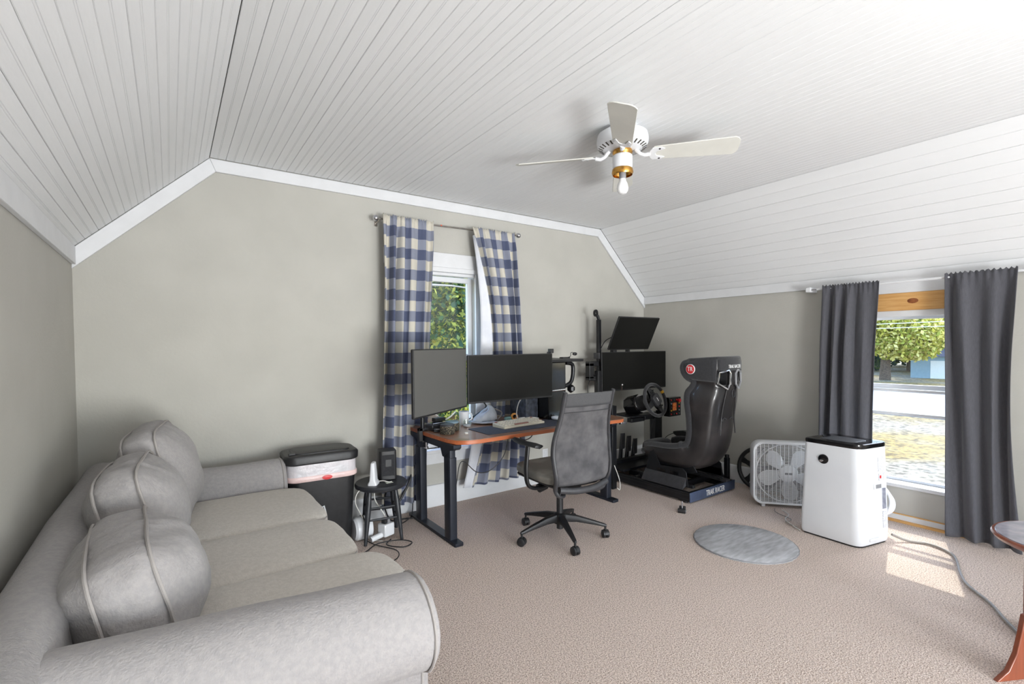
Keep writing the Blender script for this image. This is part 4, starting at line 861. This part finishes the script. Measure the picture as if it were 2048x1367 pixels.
# upright with T foot at the desk end
t = thing('upright_frame', 'tall black upright post standing between desk end and simulator', 'post', (3.47, 3.23, 0))
obj('post', MB().box(3.42, 3.19, 0, 3.48, 3.25, .80), blackm_m, t, bev=.004)
obj('post_slots', MB().box(3.417, 3.205, .02, 3.42, 3.212, .78).box(3.417, 3.228, .02, 3.42, 3.235, .78), black_m, t)
t = thing('desk_hook', 'flat black bracket arm under the desk right corner', 'bracket', (3.30, 3.1, .69))
obj('arm', MB().prism([(3.20, 2.95), (3.32, 3.0), (3.40, 3.12), (3.40, 3.16), (3.36, 3.16), (3.29, 3.04), (3.20, 3.0)], .685, .70), blackm_m, t, bev=.002)
t = thing('clamp', 'small black and metal clamp lying on carpet before the simulator', 'clamp', (3.43, 2.43, 0), rad(30))
obj('body', MB().box(-.04, -.015, 0, .04, .015, .03).cyl((-.03, -.03, .015), (-.03, .03, .015), .02, n=10).cyl((.03, -.025, .02), (.03, .025, .02), .02, n=10), black_m, t, world=False, bev=.003)
obj('screw', MB().cyl((.0, 0, .03), (.005, 0, .085), .006, n=8), chrome_m, t, world=False)
obj('washers', MB().cyl((-.03, -.035, .015), (-.03, -.03, .015), .013, n=10).cyl((0, -.03, .012), (0, -.015, .012), .01, n=10), chrome_m, t, world=False)

# ------------------------------------------------------------------ box fan and black ring behind it
bf = thing('box_fan', 'white square box fan standing on the carpet beside the air conditioner', 'fan', (4.29, 1.99, 0), math.atan2(-.42, .36))
bf.location = (4.25, 1.985, 0)
B = lambda n_, mb, m, par=None, **k: obj(n_, mb, m, par or bf, world=False, **k)
hw, hh, zc = .275, .265, .29
def ringr(y, k): return [V((x, y, z+zc)) for x, z in rrect(-hw*k, -hh*k, hw*k, hh*k, .075*k, 6)]
B('housing', MB().loft([ringr(-.055, .93), ringr(-.06, .985), ringr(-.05, 1.0), ringr(.05, 1.0), ringr(.06, .985), ringr(.055, .93)], cap=False, loop=True), wplast_m)
for y, nm in ((-.052, 'front_grille'), (.052, 'rear_grille')):
    mb = MB(); kx, kz = hw*.95, hh*.95
    def lim(a, A_, B_, r=.07):
        d = max(0, abs(a)-(A_-r)); return B_-r+math.sqrt(max(0, r*r-d*d))
    for i in range(46):
        z = -kz+2*kz*(i+.5)/46; l_ = lim(z, kz, kx); mb.box(-l_, y-.0012, zc+z-.0018, l_, y+.0012, zc+z+.0018)
    for i in range(17):
        x = -kx+2*kx*(i+.5)/17; l_ = lim(x, kx, kz); mb.box(x-.0022, y-.003, zc-l_, x+.0022, y+.001, zc+l_)
    B(nm, mb, wplast_m if y < 0 else dgray_m, kind='stuff')
B('motor', MB().cyl((0, -.03, zc), (0, .03, zc), .07, n=20), black_m)
B('shroud', MB().loft([[V((r*math.cos(a), y, zc+r*math.sin(a))) for a in [2*PI*i/40 for i in range(40)]] for r, y in ((.24, -.03), (.25, -.03), (.25, .04), (.24, .04))], cap=False, loop=True), wplast_m)
B('hub_cap', MB().lathe([(.001, 0), (.075, 0), (.078, .01), (.07, .022), (.001, .026)], (0, 0, 0), 28, Matrix.Translation((0, -.048+.0, zc)) @ Matrix.Rotation(PI/2, 4, 'X') @ Matrix.Translation((0, 0, -.022))), wplast_m)
for k, a in enumerate((128, 52, 192, 272, 338)):
    a = rad(a); dx, dz = math.cos(a), math.sin(a); px, pz = -dz, dx
    rings = []
    for d, w_, sk in ((.06, .028, 0), (.10, .046, .006), (.15, .062, .012), (.19, .056, .014), (.222, .03, .01), (.23, .01, .008)):
        c0 = V((dx*d+px*sk, -.028, zc+dz*d+pz*sk)); e1 = V((px*w_, -.014, pz*w_))
        rings.append([c0+e1, c0+V((0, -.002, 0)), c0-e1, c0+V((0, .002, 0))])
    B('fan_blade', MB().loft(rings), wplast_m)
B('badge', MB().box(-.03, -.0535+.0, zc-.008, .03, -.0495, zc+.008), gray_m)
for s in (-1, 1): B('foot', MB().box(s*.19-.015, -.05, 0, s*.19+.015, .05, .028), wplast_m, bev=.004)
B('dial', MB().cyl((.22, 0, zc+hh), (.22, 0, zc+hh+.02), .022, n=14), wplast_m, bev=.003)
br = thing('spoked_wheel', 'black spoked wheel leaning on the right wall behind the box fan', 'wheel', (4.45, 2.36, 0), 0)
mk = Matrix.Translation((4.50, 2.36, .205)) @ Matrix.Rotation(rad(8), 4, 'Y') @ Matrix.Rotation(PI/2, 4, 'Y')
obj('rim', MB().tube([(.185*math.cos(a), .185*math.sin(a), 0) for a in [2*PI*i/40 for i in range(40)]], .019, 10, True).xf(mk), black_m, br)
for k in range(5):
    a = rad(90+72*k+20); dx, dy = math.cos(a), math.sin(a)
    obj('spoke', MB().loft([[V((dx*d-dy*w_*s, dy*d+dx*w_*s, z)) for s, z in ((-1, -.006), (1, -.006), (1, .006), (-1, .006))] for d, w_ in ((.03, .03), (.12, .02), (.18, .03))]).xf(mk), black_m, br)
obj('hub', MB().lathe([(.001, -.02), (.05, -.02), (.05, .02), (.001, .02)], (0, 0, 0), 20, mk), black_m, br)

# ------------------------------------------------------------------ portable air conditioner
ac = thing('air_conditioner', 'tall white portable air conditioner with a dark glossy top', 'air conditioner', (3.92, 1.455, 0))
cn = [V((3.765, 1.665)), V((3.745, 1.275)), V((4.075, 1.205)), V((4.115, 1.60))]
def acring(z, k=1., r=.05, sh=0.):
    c0 = V((3.93, 1.435)); P_ = [c0+(p-c0)*k+V((sh, 0)) for p in cn]; out = []
    for i in range(4):
        p, a, b = P_[i], P_[i-1], P_[(i+1) % 4]; r_ = [.03, .06, .045, .03][i]
        p1, p2 = p+(a-p).normalized()*r_, p+(b-p).normalized()*r_
        for j in range(6):
            t_ = j/5; q = p1*(1-t_)**2+p*2*t_*(1-t_)+p2*t_*t_; out.append(V((q.x, q.y, z)))
    return out
rings = [acring(.012, .97), acring(.03, .995), acring(.10, 1.0), acring(.40, .955), acring(.62, .92), acring(.68, .91)]
obj('body', MB().loft(rings), wplast_m, ac, sharp=30)
obj('base', MB().loft([acring(0, .94), acring(.012, .95)]), black_m, ac)
top_ = MB().loft([acring(.68, .912), acring(.694, .92), acring(.708, .915), acring(.712, .89)])
top_.v = [(x, y, z-.012+(x-3.93)*.0) for x, y, z in top_.v]
tp = obj('top_cover', top_, blacks_m, ac, sharp=30, label='dark glossy lid')
obj('vent_flap', MB().loft([acring(.700, .55, sh=-.03), acring(.7035, .54, sh=-.03)]), dgray_m, tp, bev=.002)
fn = (cn[0]-cn[1]).normalized()
def face(y_, z):   # point on the front (room side) face
    k = 1-.09*(z-.1)/.58 if z > .1 else 1; c0 = V((3.93, 1.435)); a = c0+(cn[1]-c0)*k; b = c0+(cn[0]-c0)*k; p = a+(b-a)*y_; return V((p.x, p.y, z))
p = face(.62, .565); fd = V((-1, .04, .08)).normalized()
Mx = basis(V((0, -1, 0)), V((0, 0, 1)), V((-1, 0, 0)), p+V((-.001, 0, 0)))
kn = obj('round_knob', MB().lathe([(.001, -.012), (.033, -.012), (.033, .004), (.028, .006), (.001, .004)], (0, 0, 0), 28, Mx), blacks_m, ac, label='round black dial')
obj('knob_tip', MB().lathe([(.001, .004), (.011, .004), (.009, .010), (.001, .011)], (0, 0, 0), 16, Mx @ Matrix.Translation((-.012, -.012, 0)) @ Matrix.Diagonal((1.3, .9, 1, 1))), chrome_m, kn)
def side(t_, z):
    k = 1-.09*(z-.1)/.58 if z > .1 else 1; c0 = V((3.93, 1.435)); a = c0+(cn[1]-c0)*k; b = c0+(cn[2]-c0)*k; p = a+(b-a)*t_; return V((p.x, p.y, z))
sdv = (cn[2]-cn[1]).normalized(); sn = V((sdv.y, -sdv.x))
def patch(nm, t0, t1, z0, z1, m, d=.004, **k):
    a, b, c_, e_ = side(t0, z0), side(t1, z0), side(t1, z1), side(t0, z1); o = V((sn.x*d, sn.y*d, 0)); i_ = V((sn.x*-.01, sn.y*-.01, 0))
    return obj(nm, MB().loft([[p+i_ for p in (a, b, c_, e_)], [p+o for p in (a, b, c_, e_)]]), m, ac, **k)
lab_m = mat('printed_label', (176, 178, 186), .5, c2=(232, 232, 236), scale=170, lo=.45, hi=.55, stretch=(1, 1, 3))
patch('info_label', .62, .84, .50, .60, lab_m); patch('warning_label', .64, .84, .44, .49, lab_m)
patch('warning_dot', .66, .71, .455, .475, red_m, .005)
patch('grip', .45, .72, .385, .425, wplast_m, .008, bev=.004); patch('grip_recess', .50, .68, .392, .418, gray_m, .009)
patch('tank_window', .74, .87, .24, .385, mat('tank_window_grey', (150, 152, 164), .3, c2=(120, 122, 136), scale=30), .002, bev=.003)
patch('lower_label', .74, .87, .11, .225, lab_m); patch('edge_foot', .3, .6, .035, .055, white_m, .006, bev=.004)
hs = thing('exhaust_hose', 'coiled translucent white hose beside the air conditioner', 'hose', (4.2, 1.36, .05))
for i in range(4):
    r_ = .10-.012*i
    obj('coil', MB().tube([(4.185+.02*i+.03*math.cos(a)*0, 1.335-.012*i+r_*math.cos(a)*.95, .245-.01*i+r_*1.2*math.sin(a)) for a in [2*PI*k/28 for k in range(28)]], .011, 8, True), [wplast_m, lining_m][i % 2], hs)
obj('outlet_pipe', MB().cyl((4.10, 1.38, .25), (4.19, 1.38, .25), .095, n=24), gray_m, hs)
L_(obj('extension_lead', MB().tube(spline([(4.08, 1.20, .05), (4.15, 1.13, .012), (4.20, 1.02, .011), (4.10, .88, .011), (3.80, .78, .011), (3.66, .72, .011), (3.50, .60, .011), (3.35, .52, .011), (3.15, .40, .011), (2.95, .28, .011)], 8), .0085, 8), cable_g), 'thick grey power cord winding over the carpet toward the wooden table', 'cord')
cable([(3.76, 1.66, .012), (3.80, 1.72, .012), (3.90, 1.83, .012), (4.02, 1.86, .012), (4.10, 1.95, .012)], .0035, cable_w, 'thin pale cord on carpet between box fan and air conditioner')
cable([(3.80, 1.70, .012), (3.84, 1.80, .012), (3.93, 1.80, .012), (4.0, 1.95, .012), (4.08, 2.0, .012)], .003, cable_g, 'thin tan cord tangled beside the box fan')

# ------------------------------------------------------------------ rug
def rugp(a, k=1.):
    return (3.235+(.325*k)*math.cos(a), 1.79+(.325*k)*math.sin(a))
n = 240; rp = [rugp(2*PI*i/n, 1+.012*abs(math.sin(16*2*PI*i/n))**.6) for i in range(n)]
rg = thing('round_rug', 'small round grey rug with scalloped edge on the carpet', 'rug', (3.235, 1.79, 0))
obj('pile', MB().loft([[V((x, y, 0)) for x, y in rp], [V((x, y, .009)) for x, y in rp], [V((3.235+(x-3.235)*.985, 1.79+(y-1.79)*.985, .014)) for x, y in rp], [V((3.235+(x-3.235)*.6, 1.79+(y-1.79)*.6, .015)) for x, y in rp]]), rug_m, rg, sharp=60)
obj('edge_binding', MB().tube([(x, y, .008) for x, y in rp], .004, 5, True), gray_m, rg)

# ------------------------------------------------------------------ table at the right edge
tb = thing('side_table', 'round red-brown wooden table at the right edge with grey top', 'table', (3.08, .27, 0))
tcx, tcy = 3.08, .27
obj('tabletop', MB().lathe([(.01, .50), (.20, .50), (.25, .525), (.26, .54), (.255, .548), (.01, .548)], (tcx, tcy, 0), 48), redwood_m, tb)
obj('top_inlay', MB().lathe([(.01, .5475), (.246, .5475), (.245, .551), (.01, .551)], (tcx, tcy, 0), 48), tabletop_m, tb)
for k in range(3):
    a = rad(152+120*k); Ml = basis((math.cos(a), math.sin(a), 0), (-math.sin(a), math.cos(a), 0), (0, 0, 1), (tcx, tcy, 0))
    lg = obj('leg', MB().box(.195, -.02, 0, .235, .02, .51).xf(Ml), redwood_m, tb, bev=.003)
    obj('curved_brace', MB().prism([(.232, .27), (.262, .265), (.275, .20), (.298, .11), (.335, .04), (.39, 0), (.232, 0)], -.01, .01, 'y').xf(Ml), redwood_m, lg, bev=.003)

# ------------------------------------------------------------------ ceiling fan
cf = thing('ceiling_fan', 'white four-blade ceiling fan with a bare bulb', 'ceiling fan', (2.165, 1.935, ZC))
cf['category'] = 'ceiling fan'
c = (2.165, 1.935, 0)
obj('canopy', MB().lathe([(.01, 2.64), (.085, 2.642), (.09, 2.625), (.085, 2.61), (.01, 2.61)], c, 32), wplast_m, cf)
mo = obj('motor_housing', MB().lathe([(.01, 2.615), (.12, 2.615), (.142, 2.60), (.148, 2.575), (.148, 2.555), (.138, 2.53), (.10, 2.513), (.01, 2.512)], c, 40), wplast_m, cf)
for i in range(28):
    a = 2*PI*i/28; p = lambda r, z, w_: V((c[0]+r*math.cos(a)-w_*math.sin(a), c[1]+r*math.sin(a)+w_*math.cos(a), z))
    if i == 0: vent0 = None
    o = obj('vent_slot', MB().loft([[p(.112, 2.5165, -.004), p(.112, 2.5165, .004), p(.112, 2.52, .004), p(.112, 2.52, -.004)], [p(.137, 2.5285, -.005), p(.137, 2.5285, .005), p(.137, 2.533, .005), p(.137, 2.533, -.005)]]), gap_m, mo)
obj('brass_collar', MB().lathe([(.01, 2.513), (.055, 2.513), (.058, 2.50), (.05, 2.485), (.01, 2.484)], c, 28), brass_m, cf)
obj('light_kit', MB().lathe([(.01, 2.487), (.05, 2.487), (.056, 2.48), (.056, 2.42), (.052, 2.41), (.01, 2.41)], c, 32), wplast_m, cf)
obj('brass_cup', MB().lathe([(.045, 2.413), (.058, 2.405), (.062, 2.385), (.056, 2.372), (.054, 2.372), (.058, 2.386), (.05, 2.403), (.01, 2.405)], c, 32), brass_m, cf, label='brass lamp cup')
bu = obj('bulb', MB().lathe([(.004, 2.262), (.02, 2.266), (.031, 2.282), (.033, 2.30), (.028, 2.322), (.02, 2.338), (.018, 2.352), (.004, 2.352)], c, 24), bulb_m, cf)
obj('bulb_socket', MB().lathe([(.004, 2.35), (.02, 2.35), (.02, 2.405), (.004, 2.405)], c, 20), gray_m, bu)
az0 = rad(41.8-90)
for k, nme in enumerate(('right', 'away', 'left', 'near')):
    a = az0+k*PI/2
    Mb = Matrix.Translation((c[0], c[1], 2.485)) @ Matrix.Rotation(a, 4, 'Z') @ Matrix.Rotation(rad(-17), 4, 'X')
    out = [(.165, -.038), (.175, -.052), (.20, -.055), (.60, -.072)]+arc((.585, -.03), .043, -PI/2, 0, 4)[1:]+arc((.585, .03), .043, 0, PI/2, 4)[:-1]+[(.60, .072), (.20, .055), (.175, .052), (.165, .038)]
    bl = obj('blade', MB().prism([(x, y) for x, y in out], -.003, .003).xf(Mb), blade_m, cf, bev=.0015)
    obj('blade_iron', MB().prism([(.15, -.02), (.165, -.048), (.215, -.05), (.235, -.035), (.19, -.018), (.182, 0), (.19, .018), (.235, .035), (.215, .05), (.165, .048), (.15, .02)], -.0085, -.0035).xf(Mb).tube([Mb @ V(p) for p in ((.155, 0, -.005), (.125, 0, -.012), (.10, 0, .0), (.075, 0, .03))], [.012, .011, .011, .013], 8), white_m, bl, bev=.001)
    for x, y in ((.205, -.04), (.205, .04)): obj('screw', MB().cyl(Mb @ V((x, y, -.010)), Mb @ V((x, y, -.008)), .006, n=8), chrome_m, bl)

# ------------------------------------------------------------------ outside, one storey below
GZ = -2.9
struct('ground', MB().box(XR+TH+.02, -60, GZ-.2, 140, 120, GZ).box(-60, YB+TH+.02, GZ-.2, XR+TH+.02, 120, GZ), lawn_m)
struct('road', MB().box(34, -60, GZ, 58, 120, GZ+.03), road_m)
rng = np.random.default_rng(5)
def leaves(n, blobs, size):
    bl = np.array(blobs); wt = (bl[:, 3]**2); idx = rng.choice(len(bl), n, p=wt/wt.sum())
    d = rng.normal(size=(n, 3)); d /= np.linalg.norm(d, axis=1)[:, None]
    r = bl[idx, 3]*(.62+.4*rng.random(n)); cen = bl[idx, :3]+d*r[:, None]*np.array([1, 1, .85])
    a = rng.normal(size=(n, 3)); a /= np.linalg.norm(a, axis=1)[:, None]
    b = np.cross(a, rng.normal(size=(n, 3))); b /= np.linalg.norm(b, axis=1)[:, None]
    s = size*(.6+.8*rng.random(n))[:, None]
    v = np.stack([cen-a*s, cen-b*s*.6, cen+a*s, cen+b*s*.6], 1).reshape(-1, 3)
    f = np.arange(4*n).reshape(-1, 4)
    me = bpy.data.meshes.new('foliage'); me.vertices.add(4*n); me.vertices.foreach_set('co', v.ravel())
    me.loops.add(4*n); me.loops.foreach_set('vertex_index', f.ravel().astype(np.int32)); me.polygons.add(n)
    me.polygons.foreach_set('loop_start', np.arange(0, 4*n, 4, dtype=np.int32)); me.update(calc_edges=True); me.validate(); return me
def tree(x, y, h, cr, n, size, m, label, seed, low=.35, grp='trees outside'):
    global rng; rng = np.random.default_rng(seed)
    t = thing('tree', label, 'tree', (x, y, GZ), 0, grp)
    obj('trunk', MB().tube([(x, y, GZ), (x+.1, y, GZ+h*.25), (x-.1, y+.1, GZ+h*.6)], [cr*.10, cr*.075, cr*.04], 10), trunk_m, t)
    bl = []
    for i in range(16):
        a = rng.random()*2*PI; rr = cr*.62*math.sqrt(rng.random()); zz = GZ+h*(low+(1-low)*rng.random())
        bl.append((x+rr*math.cos(a), y+rr*math.sin(a), min(zz, GZ+h-cr*.3), cr*(.32+.2*rng.random())))
    me = leaves(n, bl, size); me.materials.append(m)
    o = bpy.data.objects.new('foliage', me); COL.objects.link(o); o.parent = t; o.matrix_parent_inverse = Matrix.Translation(t.location).inverted(); o['kind'] = 'stuff'
    return t
tree(5.2, 11.2, 9.5, 3.6, 45000, .06, leaf_green, 'big green tree filling the back window, nearest the house', 1, .12)
tree(8.6, 16.5, 10, 4.6, 20000, .13, leaf_yellow, 'sunlit yellow-green tree behind the big tree in the back window', 2, .1)
tree(3.5, 20, 12, 5.5, 9000, .24, leaf_dark, 'dark green tree far behind the back window, at left', 3, .08)
tree(14, 26, 13, 6, 8000, .28, leaf_dark, 'dark green tree far behind the back window, at right', 4, .08)
# through the right window
tree(64, 19.6, 11, 5.6, 26000, .22, leaf_yellow, 'yellow-green maple across the road in the right window', 6, .38)
tree(84, 22.5, 17, 8, 16000, .38, leaf_dark, 'dark tree behind the blue building in the right window', 7, .2)
tree(92, 31, 16, 9, 14000, .4, leaf_dark, 'dark tree line behind the yellow maple', 8, .1)
tree(78, 15, 15, 7.5, 14000, .34, leaf_yellow, 'yellowing tree at the right side of the right window', 9, .3)
tree(100, 45, 15, 10, 10000, .5, leaf_green, 'far green tree left of the yellow maple', 10, .08)
tree(104, 26, 20, 10, 14000, .45, leaf_dark, 'tallest far dark tree above the road', 12, .05)
tree(100, 12, 18, 10, 10000, .5, leaf_green, 'far green tree right of the blue building', 13, .05)
t = thing('blue_building', 'pale blue building across the road among trees', 'building', (72, 17, GZ))
obj('wall', MB().box(70, 13.5, GZ, 76, 19.0, GZ+2.5), siding_m, t)
obj('roof', MB().prism([(69.6, GZ+2.5), (76.4, GZ+2.5), (73, GZ+3.6)], 13.2, 19.3, 'y'), roof_m, t)
obj('door', MB().box(69.96, 15.2, GZ, 70.0, 17.2, GZ+2.0), white_m, t)
t = thing('porch_roof', 'grey shingled porch roof edge just below the right window', 'roof', (5.6, 1.0, GZ))
pr1 = [(4.78, -.42), (5.5, -.70), (5.5, -.78), (4.78, -.5)]
obj('deck', MB().prism(pr1, -1.5, 1.30, 'y'), roof_m, t)
mb = MB()
for i in range(34): y = -1.5+i*.083; mb.box(5.02, y, -.52, 5.52, y+.075, -.505, Matrix.Translation((0, 0, 0)))
mb.v = [(x, y, z-(x-5.02)*.39) for x, y, z in mb.v]
obj('shingles', mb, roof_m, t, kind='stuff')
obj('post', MB().box(5.3, 1.1, GZ, 5.4, 1.2, -.72), white_m, t)
for i, (a, b) in enumerate((((30, 30, 3.2), (30, -10, 3.9)), ((30, 30, 2.6), (30, -10, 2.9)), ((30, 30, 2.4), (30, -10, 2.65)))):
    a, b = V(a), V(b); L_(obj('utility_wire', MB().tube([a.lerp(b, k/8)-V((0, 0, .5*(1-(k/4-1)**2))) for k in range(9)], .02, 5), cable_w), ['topmost', 'middle', 'lowest'][i]+' overhead wire along the road in the right window', 'wire', 'overhead wires by the road')
L_(obj('service_cable', MB().tube([(1.0, 6.6, 2.38), (2.9, 6.7, 2.33), (3.2, 6.7, 2.30), (3.6, 6.7, 2.31), (6.5, 6.9, 2.15)], [.008, .009, .02, .013, .008], 8), cable_g), 'pale service cable crossing the top of the back window', 'cable')
